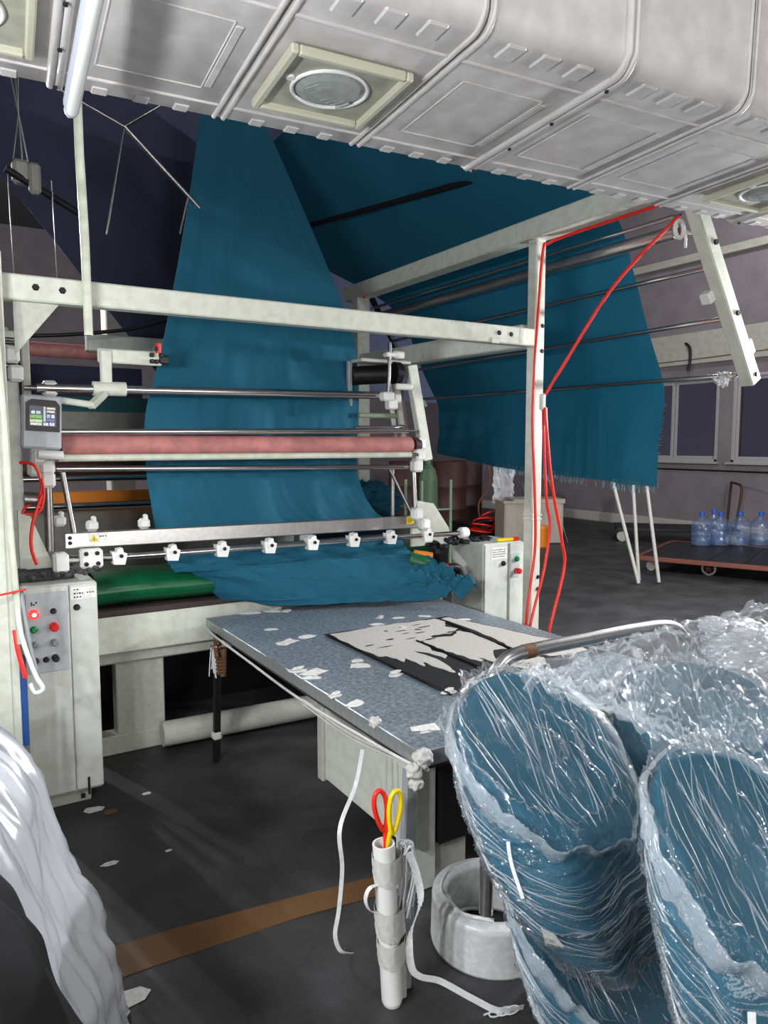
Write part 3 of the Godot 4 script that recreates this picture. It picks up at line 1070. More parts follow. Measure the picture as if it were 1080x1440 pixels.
	obj("sleeve", st, "dull_steel", r)
	st = sb(true)
	rod(st, Vector3(0.47, 1.078, -3.52), Vector3(0.55, 1.077, -3.52), 0.024, 14)
	obj("sleeve", st, "dull_steel", r)
	st = sb()
	box(st, Vector3(0.475, 1.075, -3.50), Vector3(0.065, 0.09, 0.07), 0.012)
	obj("rod_holder", st, "white_plastic", r)
	st = sb()
	lathe(st, [Vector2(0, 0), Vector2(0.028, 0), Vector2(0.034, 0.01), Vector2(0.034, 0.05), Vector2(0.028, 0.06), Vector2(0, 0.06)], 16, Transform3D(Basis(Vector3.UP, Vector3.LEFT, Vector3.BACK), Vector3(2.77, 1.062, -3.52)))
	obj("rod_holder", st, "white_plastic", r)
	# blocks seen over the far edge of the spreader bar
	for q in [[0.50, 1.245, "beside the bearing column"], [0.640, 1.215, "above the yellow warning label"], [0.880, 1.212, "nearest the teal cloth"]]:
		st = sb()
		box(st, Vector3(q[0], q[1], -3.66), Vector3(0.055, 0.05, 0.04), 0.014)
		box(st, Vector3(q[0] + 0.008, q[1] + 0.03, -3.66), Vector3(0.022, 0.03, 0.03), 0.008)
		tag(obj("clamp_block", st, "white_plastic"), "small white clamp block behind the spreader bar, " + q[2], "clamp")

	# ---- side frame at the near cabinet: touch screen, arm, bearings
	var h := thing("touch_panel", "grey touch-screen control panel hung on an arm beside the pink roller", "control panel", Vector3(0.412, 1.69, -3.43))
	h.rotation_degrees = Vector3(-3, 3, -3.0)
	st = sb()
	box(st, Vector3.ZERO, Vector3(0.155, 0.225, 0.05), 0.008)
	obj("housing", st, "panel_grey", h)
	st = sb()
	prism(st, [Vector2(-0.066, -0.058), Vector2(0.066, -0.058), Vector2(0.066, 0.055), Vector2(0.050, 0.075), Vector2(-0.045, 0.075), Vector2(-0.066, 0.058)], 0.004, Transform3D(Basis(), Vector3(0.002, 0.018, 0.0245)))
	obj("bezel", st, "black_plastic", h)
	st = sb()
	var w := 0.104
	var hh := 0.084
	st.set_smooth_group(-1)
	for k in [[0, 1, 2], [0, 2, 3]]:
		for i in k:
			var cx: float = [0, 1, 1, 0][i]
			var cy: float = [0, 0, 1, 1][i]
			st.set_uv(Vector2(cx, 1.0 - cy) if false else Vector2(cx, cy))
			st.add_vertex(Vector3(-w / 2 + cx * w + 0.002, 0.024 + hh / 2 - cy * hh, 0.0292))
	obj("screen", st, "screen_glow", h)
	var a := thing("panel_arm", "cream arm and sleeve on the upper guide roller that holds the touch screen", "bracket")
	st = sb(true)
	rod(st, Vector3(0.655, 1.852, -3.6), Vector3(0.80, 1.854, -3.6), 0.033, 18)
	obj("sleeve", st, "cream_paint", a)
	st = sb()
	bar(st, Vector3(0.70, 1.83, -3.58), Vector3(0.625, 1.765, -3.5), 0.04, 0.03, 0.006)
	bar(st, Vector3(0.64, 1.772, -3.5), Vector3(0.47, 1.79, -3.47), 0.03, 0.028, 0.006)
	obj("arm", st, "cream_paint", a)
	st = sb()
	box(st, Vector3(0.715, 1.945, -3.6), Vector3(0.05, 0.17, 0.03), 0.006)
	obj("upright", st, "cream_paint", a)
	st = sb()
	box(st, Vector3(0.83, 2.005, -3.62), Vector3(0.29, 0.065, 0.03), 0.006)
	obj("sensor_arm", st, "cream_paint", a)
	st = sb()
	for k in 5:
		box(st, Vector3(0.925 + 0.022 * (k % 3), 1.99 + 0.03 * (k / 2), -3.60), Vector3(0.02, 0.02, 0.03), 0.004)
	box(st, Vector3(0.985, 2.0, -3.62), Vector3(0.05, 0.04, 0.04), 0.006)
	obj("sensor_head", st, "black_plastic", a)
	st = sb(true)
	rod(st, Vector3(0.958, 2.03, -3.60), Vector3(0.958, 2.075, -3.60), 0.014)
	obj("sensor_knob", st, "red_button", a)
	var f := thing("side_frame", "cluttered white side frame with rods and bearing blocks behind the touch screen", "frame")
	st = sb(true)
	rod(st, Vector3(0.445, 1.12, -3.58), Vector3(0.445, 1.50, -3.58), 0.021, 14)
	obj("column", st, "dull_steel", f)
	st = sb(true)
	rod(st, Vector3(0.515, 1.47, -3.62), Vector3(0.552, 1.19, -3.60), 0.013, 12)
	obj("strut", st, "dull_steel", f)
	st = sb()
	box(st, Vector3(0.385, 2.0, -3.65), Vector3(0.035, 0.42, 0.03), 0.005)
	obj("upright", st, "worn_paint", f)
	st = sb()
	box(st, Vector3(0.32, 1.55, -3.72), Vector3(0.08, 1.1, 0.05), 0.005)
	obj("upright", st, "worn_paint", f)
	for q in [Vector3(0.445, 1.50, -3.57), Vector3(0.445, 1.44, -3.57), Vector3(0.41, 1.545, -3.55), Vector3(0.40, 1.49, -3.60), Vector3(0.325, 1.98, -3.58), Vector3(0.335, 1.90, -3.56), Vector3(0.475, 1.845, -3.62)]:
		bearing(f, q)
	st = sb(true)
	for k in 7:
		rod(st, Vector3(0.29, 1.88 + 0.028 * k, -3.6), Vector3(0.345, 1.88 + 0.028 * k, -3.6), 0.010 + 0.006 * (k % 2), 10)
	obj("adjusting_screw", st, "dull_steel", f)
	st = sb(true)
	rod(st, Vector3(0.40, 1.555, -3.48), Vector3(0.50, 1.548, -3.48), 0.02, 12)
	obj("lever", st, "white_plastic", f)
	st = sb(true)
	rod(st, Vector3(0.34, 1.36, -3.5), Vector3(0.40, 1.36, -3.5), 0.035, 14)
	obj("gauge", st, "dull_steel", f)
	# ---- the other side frame: inclined channel, screw rods, bearings
	f = thing("side_frame", "white inclined side frame with screw rods at the far end of the pink roller", "frame")
	st = sb()
	bar(st, Vector3(2.445, 2.06, -3.66), Vector3(2.535, 1.50, -3.62), 0.065, 0.05, 0.005, Vector3.BACK)
	obj("channel", st, "cream_paint", f)
	st = sb()
	bar(st, Vector3(2.375, 2.03, -3.72), Vector3(2.43, 1.56, -3.70), 0.03, 0.03, 0.004, Vector3.BACK)
	bar(st, Vector3(2.35, 2.03, -3.76), Vector3(2.40, 1.56, -3.74), 0.02, 0.03, 0.004, Vector3.BACK)
	obj("upright", st, "worn_paint", f)
	st = sb()
	bar(st, Vector3(2.405, 2.03, -3.75), Vector3(2.47, 1.56, -3.73), 0.05, 0.01, 0.002, Vector3.BACK)
	obj("gap_plate", st, "brown_steel", f)
	st = sb(true)
	rod(st, Vector3(2.245, 2.17, -3.57), Vector3(2.235, 1.89, -3.57), 0.011, 10)
	obj("screw_rod", st, "dull_steel", f)
	for q in [[Vector3(2.248, 2.10, -3.57), Vector3(0.075, 0.025, 0.05)], [Vector3(2.31, 2.105, -3.60), Vector3(0.08, 0.04, 0.06)], [Vector3(2.22, 1.865, -3.56), Vector3(0.075, 0.05, 0.06)], [Vector3(2.255, 1.825, -3.57), Vector3(0.06, 0.06, 0.06)], [Vector3(2.305, 1.86, -3.60), Vector3(0.05, 0.05, 0.05)], [Vector3(2.375, 1.93, -3.63), Vector3(0.12, 0.035, 0.04)]]:
		st = sb()
		box(st, q[0], q[1], 0.008)
		obj("bearing_block", st, "white_plastic", f)
	st = sb(true)
	rod(st, Vector3(2.13, 1.995, -3.8), Vector3(2.40, 2.015, -3.7), 0.055, 16)
	rod(st, Vector3(2.32, 2.01, -3.66), Vector3(2.36, 2.01, -3.66), 0.065, 16)
	obj("motor", st, "dark_steel", f)
	st = sb()
	box(st, Vector3(2.28, 2.075, -3.72), Vector3(0.34, 0.02, 0.12), 0.004)
	obj("top_plate", st, "worn_paint", f)
	st = sb()
	box(st, Vector3(2.27, 1.765, -3.74), Vector3(0.27, 0.028, 0.03), 0.005)
	obj("cross_rail", st, "rail_green", f)
	st = sb()
	box(st, Vector3(2.11, 1.82, -3.80), Vector3(0.028, 0.52, 0.03), 0.005)
	obj("upright", st, "grey_paint", f)
	st = sb(true)
	tube(st, curve([Vector3(2.05, 1.69, -3.64), Vector3(2.3, 1.693, -3.62), Vector3(2.345, 1.70, -3.60), Vector3(2.36, 1.68, -3.58)], 4), 0.012, 10)
	obj("short_rod", st, "chrome", f)
	st = sb(true)
	rod(st, Vector3(2.42, 1.592, -3.60), Vector3(2.46, 1.592, -3.60), 0.046, 20)
	obj("roller_flange", st, "brown_steel", f)
	st = sb(true)
	rod(st, Vector3(2.425, 1.47, -3.60), Vector3(2.430, 1.17, -3.58), 0.015, 12)
	obj("column", st, "dull_steel", f)
	st = sb(true)
	rod(st, Vector3(2.30, 1.45, -3.66), Vector3(2.41, 1.20, -3.60), 0.010, 10)
	rod(st, Vector3(2.345, 1.45, -3.70), Vector3(2.345, 1.17, -3.70), 0.012, 10)
	obj("strut", st, "dull_steel", f)
	for q in [Vector3(2.44, 1.535, -3.57), Vector3(2.432, 1.47, -3.575), Vector3(2.47, 1.60, -3.60), Vector3(2.432, 1.19, -3.57), Vector3(2.49, 1.12, -3.58)]:
		bearing(f, q)
	# ---- pipes and cables on the near post
	st = sb()
	box(st, Vector3(0.245, 1.15, -3.075), Vector3(0.028, 2.3, 0.02), 0.004)
	tag(obj("cable_trunking", st, "cream_paint"), "thin cream cable trunking running down the gantry post by the touch screen", "trunking")
	st = sb(true)
	tube(st, curve([Vector3(0.200, 2.9, -3.03), Vector3(0.200, 2.25, -3.03), Vector3(0.215, 2.2, -3.03), Vector3(0.238, 1.75, -3.03), Vector3(0.243, 1.3, -3.03), Vector3(0.262, 0.85, -3.03)], 6), 0.013, 10)
	tag(obj("conduit_pipe", st, "white_pipe"), "white conduit pipe bending down the gantry post in front of the trunking", "pipe")
	var hs := [[[Vector3(0.255, 1.06, -3.05), Vector3(0.26, 0.9, -3.0), Vector3(0.30, 0.74, -2.98), Vector3(0.325, 0.68, -2.98), Vector3(0.30, 0.665, -2.99), Vector3(0.285, 0.70, -3.0)], "white_plastic", "white cable looping down beside the button plate of the cabinet", 0.009],
		[[Vector3(0.27, 1.04, -3.04), Vector3(0.29, 0.85, -3.0), Vector3(0.315, 0.70, -2.99), Vector3(0.305, 0.675, -2.99)], "grey_paint", "grey cable hanging in the loop beside the cabinet buttons", 0.007],
		[[Vector3(0.245, 0.90, -3.05), Vector3(0.252, 0.82, -3.03), Vector3(0.268, 0.74, -3.02), Vector3(0.27, 0.72, -3.02)], "red_hose", "short red cable at the foot of the looped white cable", 0.009],
		[[Vector3(0.33, 1.52, -3.5), Vector3(0.38, 1.51, -3.47), Vector3(0.405, 1.45, -3.47), Vector3(0.40, 1.38, -3.47), Vector3(0.345, 1.33, -3.48), Vector3(0.33, 1.30, -3.48)], "red_hose", "red air hose curling between the post and the side frame, upper loop", 0.007],
		[[Vector3(0.34, 1.30, -3.47), Vector3(0.395, 1.31, -3.46), Vector3(0.415, 1.38, -3.46), Vector3(0.41, 1.45, -3.46)], "red_hose", "red air hose curling between the post and the side frame, small inner loop", 0.006],
		[[Vector3(0.405, 1.38, -3.45), Vector3(0.365, 1.26, -3.45), Vector3(0.355, 1.16, -3.45), Vector3(0.375, 1.08, -3.46)], "red_hose", "red air hose dropping from the loops to the lint-covered ledge", 0.007],
		[[Vector3(0.10, 1.035, -3.0), Vector3(0.22, 1.05, -3.0), Vector3(0.285, 1.06, -3.0)], "red_hose", "thin red string tied across the gantry post at cabinet height", 0.004]]
	for k in hs:
		st = sb(true)
		tube(st, curve(k[0], 6), k[3], 8)
		tag(obj("cable", st, k[1]), k[2], "cable")
	st = sb()
	box(st, Vector3(0.268, 0.62, -3.06), Vector3(0.022, 0.36, 0.012), 0.003)
	tag(obj("blue_strip", st, "blue_plastic"), "narrow blue strip standing between the gantry post and the cabinet", "strip")
	# sheet guide struts high behind the cloth
	var ss := thing("steel_struts", "thin steel struts crossing high up in front of the dark cloth", "strut")
	for k in [[Vector3(0.70, 3.52, -4.5), Vector3(1.041, 3.40, -4.5), 0.009], [Vector3(1.041, 3.40, -4.5), Vector3(1.47, 3.02, -4.5), 0.012], [Vector3(1.041, 3.40, -4.5), Vector3(1.30, 3.56, -4.3), 0.009], [Vector3(1.041, 3.40, -4.5), Vector3(0.924, 2.785, -4.5), 0.006], [Vector3(1.40, 3.075, -4.5), Vector3(1.345, 2.85, -4.5), 0.006], [Vector3(0.41, 3.02, -4.4), Vector3(0.80, 2.87, -4.5), 0.02]]:
		st = sb(true)
		rod(st, k[0], k[1], k[2], 10)
		obj("strut", st, "dull_steel" if k[2] < 0.015 else "dark_steel", ss)
	var fan := thing("pulley", "dusty green pulley block hung from wires in the upper dark corner", "pulley")
	st = sb()
	box(st, Vector3(0.49, 3.03, -4.45), Vector3(0.09, 0.12, 0.09), 0.02)
	box(st, Vector3(0.55, 3.0, -4.42), Vector3(0.06, 0.16, 0.05), 0.015)
	obj("block", st, "far_grey", fan)
	st = sb(true)
	for k in [[0.455, 3.09, 0.42], [0.50, 3.09, 0.47], [0.53, 3.08, 0.50]]:
		tube(st, [Vector3(k[0], k[1], -4.45), Vector3(0.49, 3.33, -4.45), Vector3(k[2], 3.75, -4.45)], 0.005, 6)
	for k in [0.42, 0.63]:
		rod(st, Vector3(k, 3.0, -4.4), Vector3(k + 0.01, 2.45, -4.4), 0.003, 6)
	obj("wire", st, "dull_steel", fan)


# ---------------------------------------------------------------- cloth
func rows_at(rows: Array, v: float) -> Array:
	# smooth rows of numbers
	var x := clampf(v, 0, 1) * (rows.size() - 1)
	var i := mini(int(x), rows.size() - 2)
	var t := x - i
	var out := []
	for k in rows[i].size():
		out.append(cubic_interpolate(rows[i][k], rows[i + 1][k], rows[maxi(i - 1, 0)][k], rows[mini(i + 2, rows.size() - 1)][k], t))
	return out


func fabrics() -> void:
	var n1 := noise(51, 1.0, FastNoiseLite.TYPE_SIMPLEX_SMOOTH, 2)
	var n2 := noise(52, 1.0, FastNoiseLite.TYPE_SIMPLEX_SMOOTH, 3)
	# the folded web: narrow up at the former, wide at the rollers
	var rows := [[4.9, -5.9, 1.98, 2.12], [4.3, -5.45, 1.84, 2.15], [3.70, -5.0, 1.64, 2.176], [3.0, -4.48, 1.39, 2.205], [2.33, -4.0, 1.135, 2.216], [2.0, -3.84, 1.02, 2.19], [1.72, -3.76, 0.926, 2.146], [1.45, -3.75, 0.925, 2.13], [1.22, -3.75, 0.95, 2.23], [1.10, -3.74, 0.975, 2.40]]
	var web: Callable = func(u: float, v: float) -> Vector3:
		var r := rows_at(rows, v)
		var wide := clampf((v - 0.15) * 2.0, 0, 1)
		var z: float = 0.012 * n1.get_noise_2d(u * 5.0 + v * 1.2, v * 2.0) + 0.007 * n2.get_noise_2d(u * 14.0 - v * 3.0, v * 3.5 + 7.0)
		var crease := 0.010 * exp(-pow((u - 0.66 - 0.05 * sin(v * 9.0)) * 26.0, 2)) * smoothstep(0.35, 0.5, v) + 0.012 * exp(-pow((u - 0.72 + 0.35 * (v - 0.85)) * 40.0, 2)) * smoothstep(0.74, 0.84, v)
		return Vector3(lerpf(r[2], r[3], u), r[0], r[1] + z * wide * 1.6 + crease)
	var t := thing("folded_web", "wide teal cloth coming down folded from high up and passing behind the pink roller", "cloth")
	obj("cloth", sheet(web, 90, 170, 0.004), "teal_cloth", t)
	var st := sb(true)
	for e in [[0.0, 0.004], [1.0, 0.004]]:
		var line := []
		for k in 60:
			line.append(web.call(e[0], 0.12 + 0.88 * k / 59.0) + Vector3(0, 0, 0.001))
		tube(st, line, e[1], 6)
	obj("selvedge", st, "teal_cloth", t)
	# the plaited cloth lying over the belt and on the far end of the table
	var pile: Callable = func(u: float, v: float) -> Vector3:
		var back := Vector3(lerpf(0.955, 2.36, u), 1.06, -3.70)
		var front := Vector3(lerpf(1.40, 2.56, u), 0.727, lerpf(-3.80, -3.18, pow(u, 0.8)))
		front.z += 0.03 * sin(u * 8.0)
		var p := back.lerp(front, v)
		var over := 1.06 - 0.11 * smoothstep(0.0, 0.22, v) - 0.223 * smoothstep(0.30, 0.95, v)
		p.y = over
		var e := smoothstep(0.0, 0.2, v)
		# fine ribs under the clamp rod, long folds running to the corner near the cabinet
		p.y += 0.0055 * sin((v * 1.0 + u * 0.12) * 150.0) * (1.0 - smoothstep(0.28, 0.42, v)) * smoothstep(0.02, 0.1, v)
		var f := v * 3.2 - u * 1.1 + 0.25 * n1.get_noise_2d(u * 4.0, v * 2.0)
		p.y += e * (0.026 * maxf(0.0, sin(f * TAU * 0.62 + 0.9)) * smoothstep(0.3, 0.6, v))
		p.y += e * 0.010 * absf(n2.get_noise_2d(u * 7.0 - v * 5.0, v * 4.0 + u * 3.0)) * (0.3 + u)
		var bunch := smoothstep(0.72, 1.0, u) * smoothstep(0.35, 0.7, v)
		p.y += bunch * (0.055 + 0.045 * sin(u * 60.0 - v * 20.0) * 0.5 + 0.05 * n2.get_noise_2d(u * 22.0, v * 12.0))
		p.y += 0.030 * exp(-pow((v - 0.93) * 9.0, 2)) * (1.0 - smoothstep(0.96, 1.0, v))
		p.y = maxf(p.y, 0.724)
		p.z += 0.010 * n1.get_noise_2d(u * 7.0, v * 4.0 + 20.0) * e
		return p
	tag(obj("cloth_heap", sheet(pile, 200, 150, 0.004), "teal_cloth"), "teal cloth heaped in loose folds over the green belt onto the table end", "cloth")
	# the big sheet over the guide rods
	var path := [[2.35, 3.9], [2.9, 3.28], [3.38, 2.888], [3.55, 2.568], [3.70, 2.25], [3.81, 2.05], [3.86, 1.93], [3.862, 1.75], [3.85, 1.55], [3.84, 1.34]]
	var big: Callable = func(u: float, v: float) -> Vector3:
		var r := rows_at(path, v)
		var z := lerpf(-5.35 - 1.0 * (1.0 - smoothstep(0.0, 0.34, v)), -2.975, u)
		var hang := smoothstep(0.68, 0.85, v)
		var p := Vector3(r[0], r[1], z)
		p.x += 0.02 * n1.get_noise_2d(u * 4.0, v * 2.0) + hang * (0.034 * n1.get_noise_2d(u * 6.0, v * 1.2 + 3.0) + 0.006 * n2.get_noise_2d(u * 22.0 + v * 3.0, v * 1.5))
		var sag := 0.17 * smoothstep(0.75, 1.0, v) * pow(1.0 - u, 1.6)
		p.y += sag
		p.z += 0.03 * sin(v * 5.0) * u * hang
		p.y += 0.007 * sin(u * 11.0) * hang
		return p
	t = thing("draped_sheet", "broad teal sheet hung over the steel guide rods with a frayed lower hem", "cloth")
	obj("cloth", sheet(big, 140, 130), "teal_cloth", t)
	st = sb(true)
	for k in 150:
		var u := rng.randf_range(0.3, 1.0)
		var p: Vector3 = big.call(u, 1.0)
		var a := rng.randf_range(-0.02, 0.02)
		tube(st, [p + Vector3(-0.004, 0.03, 0), p + Vector3(-0.012, 0, a * 0.4), p + Vector3(-0.014, -rng.randf_range(0.015, 0.05), a)], 0.0014, 4, false)
	for k in 60:
		var v := rng.randf_range(0.72, 1.0)
		var p2: Vector3 = big.call(1.0, v)
		tube(st, [p2, p2 + Vector3(-0.006, -0.006, rng.randf_range(0.008, 0.025))], 0.0014, 4, false)
	var fr := obj("frayed_hem", st, "teal_fray", t)
	fr.set_meta("kind", "stuff")
	# dark sheets higher up behind
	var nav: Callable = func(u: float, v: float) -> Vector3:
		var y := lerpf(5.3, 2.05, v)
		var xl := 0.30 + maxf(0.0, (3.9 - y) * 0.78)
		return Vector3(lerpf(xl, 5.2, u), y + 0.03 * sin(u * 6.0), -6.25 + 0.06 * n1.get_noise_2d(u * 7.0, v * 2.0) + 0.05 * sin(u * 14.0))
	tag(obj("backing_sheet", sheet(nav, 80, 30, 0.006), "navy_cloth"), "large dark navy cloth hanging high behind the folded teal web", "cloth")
	st = sb(true)
	rod(st, Vector3(2.52, 3.29, -5.6), Vector3(3.05, 3.22, -3.4), 0.02, 12)
	tag(obj("dark_rod", st, "dark_steel"), "dark rod crossing high up under the shaded teal sheet", "rod")


func guide_rods() -> void:
	var st := sb()
	# sloping hanger at the near ends of the rods
	var h := thing("rod_hanger", "white box-section hanger sloping down under the air duct with bolt holes", "bracket")
	bar(st, Vector3(3.22, 2.90, -2.40), Vector3(3.835, 1.93, -2.40), 0.085, 0.075, 0.007, Vector3.BACK)
	obj("hanger_bar", st, "cream_paint", h)
	for k in [0.30, 0.64, 0.955]:
		var p := Vector3(3.22, 2.90, -2.356).lerp(Vector3(3.835, 1.93, -2.356), k)
		st = sb()
		lathe(st, [Vector2(0, -0.008), Vector2(0.014, -0.008), Vector2(0.014, 0.004), Vector2(0, 0.004)], 10, Transform3D(Basis(Vector3.RIGHT, Vector3.BACK, Vector3.DOWN), p + Vector3(0.012, 0, 0)))
		obj("bolt", st, "dark_steel", h)
	st = sb()
	box(st, Vector3(3.80, 2.115, -2.42), Vector3(0.075, 0.085, 0.06), 0.006, Basis(Vector3.BACK, 0.56))
	box(st, Vector3(3.50, 2.36, -2.45), Vector3(0.06, 0.06, 0.06), 0.006, Basis(Vector3.BACK, 0.56))
	obj("lug", st, "white_plastic", h)
	st = sb()
	bar(st, Vector3(3.22, 2.92, -5.5), Vector3(3.835, 1.93, -5.5), 0.04, 0.04, 0.005, Vector3.BACK)
	tag(obj("rear_hanger", st, "dark_steel"), "dark slim hanger carrying the far ends of the guide rods behind the sheet", "bracket")
	var g := "guide rods of the draped sheet"
	roller("guide_rod", "thin polished guide rod just over the thick grey roller at the top of the sheet", Vector3(3.27, 2.745, -5.45), Vector3(3.27, 2.745, -2.50), 0.011, "chrome", g)
	roller("guide_rod", "thick grey guide roller near the top of the draped sheet", Vector3(3.33, 2.68, -5.45), Vector3(3.33, 2.685, -2.53), 0.036, "aluminium", g)
	roller("guide_rod", "polished guide rod crossing the upper part of the draped sheet, just below the thick roller", Vector3(3.48, 2.488, -5.45), Vector3(3.48, 2.505, -2.46), 0.013, "chrome", g)
	roller("guide_rod", "polished guide rod across the middle of the draped sheet, above the lowest rod", Vector3(3.63, 2.235, -5.45), Vector3(3.63, 2.262, -2.46), 0.013, "chrome", g)
	roller("guide_rod", "lowest polished guide rod that ends with tangled threads under the hanger", Vector3(3.80, 1.999, -5.45), Vector3(3.80, 1.976, -2.46), 0.013, "chrome", g)
	st = sb(true)
	for k in 26:
		var p := Vector3(3.80, 1.976, -2.50 - rng.randf() * 0.08)
		var line := []
		for j in 5:
			line.append(p + Vector3(rng.randf_range(-0.03, 0.03), rng.randf_range(-0.06, 0.03), rng.randf_range(-0.03, 0.03)))
		tube(st, curve(line, 3), 0.0012, 4, false)
	var th := obj("thread_tangle", st, "white_cloth")
	tag(th, "tangle of loose pale threads on the end of the lowest guide rod", "thread")
	th.set_meta("kind", "stuff")
	# clamp with its wing screw at the roller end
	var c := thing("rod_clamp", "white ring clamp with a hanging screw on the end of the thick roller", "clamp")
	st = sb(true)
	var ring := []
	for k in 16:
		ring.append(Vector3(3.262 + 0.032 * cos(TAU * k / 16), 2.672 + 0.042 * sin(TAU * k / 16), -2.46))
	tube(st, ring, 0.011, 8, false, true)
	obj("ring", st, "white_plastic", c)
	st = sb(true)
	rod(st, Vector3(3.30, 2.665, -2.45), Vector3(3.302, 2.585, -2.45), 0.007, 10)
	rod(st, Vector3(3.29, 2.66, -2.45), Vector3(3.38, 2.665, -2.45), 0.008, 10)
	obj("screw", st, "white_plastic", c)


# ---------------------------------------------------------------- the zinc-topped table
func ragged(c: Vector2, rx: float, rz: float, n: int, rough: float, s: int) -> Array:
	var r := RandomNumberGenerator.new()
	r.seed = s
	var out := []
	for k in n:
		var q := TAU * k / n
		var f := 1.0 + r.randf_range(-rough, rough)
		var e := pow(pow(absf(cos(q)), 4.0) + pow(absf(sin(q)), 4.0), -0.25)
		out.append(c + Vector2(cos(q) * rx, sin(q) * rz) * f * e)
	return out


func flat(y: float) -> Transform3D:
	# outline (x, z) laid flat: local y -> world z, local z -> down
	return Transform3D(Basis(Vector3.RIGHT, Vector3.BACK, Vector3.DOWN), Vector3(0, y, 0))


func table() -> void:
	var t := thing("folding_table", "long zinc-topped work table with a worn black inlay in front of the machine", "table")
	var st := sb()
	box(st, Vector3(1.835, 0.698, -2.69), Vector3(1.306, 0.006, 1.956), 0.002)
	obj("tabletop", st, "zinc", t)
	st = sb()
	box(st, Vector3(1.1835, 0.676, -2.69), Vector3(0.005, 0.048, 1.956), 0.002)
	box(st, Vector3(1.835, 0.676, -1.7125), Vector3(1.306, 0.048, 0.005), 0.002)
	box(st, Vector3(2.487, 0.676, -2.69), Vector3(0.005, 0.048, 1.956), 0.002)
	obj("edge_strip", st, "zinc_edge", t)
	st = sb()
	box(st, Vector3(1.835, 0.66, -2.69), Vector3(1.28, 0.06, 1.92), 0.004)
	obj("board", st, "brown_felt", t)
	# inlay: black mats between dark slots, with a peeling pale film
	st = sb()
	prism(st, [Vector2(1.548, -3.05), Vector2(2.26, -3.04), Vector2(2.46, -2.15), Vector2(1.9, -2.06), Vector2(1.549, -2.03)], 0.003, flat(0.7035))
	var inl := obj("inlay", st, "black_mat", t)
	for k in [[Vector3(1.55, 0.705, -3.0), Vector3(1.55, 0.705, -2.06), 0.012], [Vector3(1.853, 0.705, -2.72), Vector3(1.843, 0.705, -2.16), 0.010], [Vector3(2.185, 0.705, -2.95), Vector3(2.13, 0.705, -2.38), 0.012]]:
		st = sb()
		bar(st, k[0], k[1], k[2], 0.010, 0.003)
		obj("slot_strip", st, "dark_steel", inl)
	var patches := [
		[[1.57, -3.03], [1.80, -3.04], [1.98, -3.03], [2.17, -3.02], [2.175, -2.93], [2.12, -2.86], [2.15, -2.80], [2.06, -2.74], [1.98, -2.76], [1.90, -2.70], [1.845, -2.72], [1.845, -2.62], [1.82, -2.55], [1.835, -2.46], [1.80, -2.42], [1.79, -2.52], [1.75, -2.60], [1.765, -2.44], [1.745, -2.32], [1.72, -2.25], [1.70, -2.33], [1.69, -2.44], [1.665, -2.38], [1.66, -2.52], [1.625, -2.47], [1.61, -2.58], [1.575, -2.60], [1.565, -2.8]],
		[[1.87, -2.69], [1.95, -2.72], [2.05, -2.70], [2.13, -2.76], [2.155, -2.70], [2.14, -2.55], [2.115, -2.40], [2.06, -2.42], [2.00, -2.35], [1.955, -2.24], [1.93, -2.36], [1.90, -2.30], [1.875, -2.45], [1.865, -2.58]],
		[[2.20, -3.00], [2.25, -3.01], [2.30, -2.80], [2.36, -2.55], [2.42, -2.30], [2.40, -2.20], [2.30, -2.19], [2.20, -2.22], [2.16, -2.32], [2.15, -2.42], [2.18, -2.55], [2.20, -2.75]],
		[[1.96, -2.20], [2.05, -2.34], [2.12, -2.34], [2.16, -2.22], [2.10, -2.14], [2.0, -2.13]]]
	var r := RandomNumberGenerator.new()
	r.seed = 5
	for pt in patches:
		var fine := []
		for k in pt.size():
			var a := Vector2(pt[k][0], pt[k][1])
			var b := Vector2(pt[(k + 1) % pt.size()][0], pt[(k + 1) % pt.size()][1])
			for j in 4:
				fine.append(a.lerp(b, j / 4.0) + (Vector2(r.randf_range(-0.008, 0.008), r.randf_range(-0.010, 0.010)) if j > 0 else Vector2.ZERO))
		st = sb()
		prism(st, fine, 0.0016, flat(0.7055))
		obj("peeling_film", st, "peeling_film", inl)
	# dark spots where the film has holes
	for k in 16:
		st = sb()
		prism(st, ragged(Vector2(r.randf_range(1.62, 2.12), r.randf_range(-2.98, -2.66)), r.randf_range(0.008, 0.035), r.randf_range(0.004, 0.010), 9, 0.35, 60 + k), 0.0006, flat(0.7062))
		obj("film_hole", st, "black_mat", inl)
	# legs
	st = sb()
	bar(st, Vector3(1.185, 0.655, -3.50), Vector3(1.165, 0.0, -3.50), 0.032, 0.032, 0.003, Vector3.BACK)
	var lg := obj("leg", st, "dark_steel", t)
	st = sb(true)
	rod(st, Vector3(1.205, 0.585, -3.475), Vector3(1.200, 0.445, -3.475), 0.018, 12)
	obj("taped_grip", st, "brown_tape", lg)
	st = sb()
	for k in 5:
		box(st, Vector3(1.185, 0.47 + 0.018 * k, -3.48), Vector3(0.052 + 0.004 * (k % 2), 0.016, 0.052), 0.006)
	for k in 12:
		box(st, Vector3(1.165 + r.randf_range(-0.02, 0.03), 0.60 + r.randf_range(-0.05, 0.05), -3.475 + r.randf_range(-0.02, 0.02)), Vector3(0.02, 0.05, 0.014), 0.005, Basis(Vector3(r.randf(), r.randf(), r.randf() + 0.1).normalized(), r.randf() * 3.0))
	obj("rag_wrap", st, "brown_tape", lg)
	st = sb(true)
	for k in 9:
		var x := 1.158 + r.randf_range(-0.02, 0.01)
		tube(st, curve([Vector3(x, 0.60, -3.47), Vector3(x - 0.01, 0.54, -3.465), Vector3(x + r.randf_range(-0.02, 0.01), 0.46 + r.randf_range(-0.03, 0.04), -3.46)], 3), 0.003, 5)
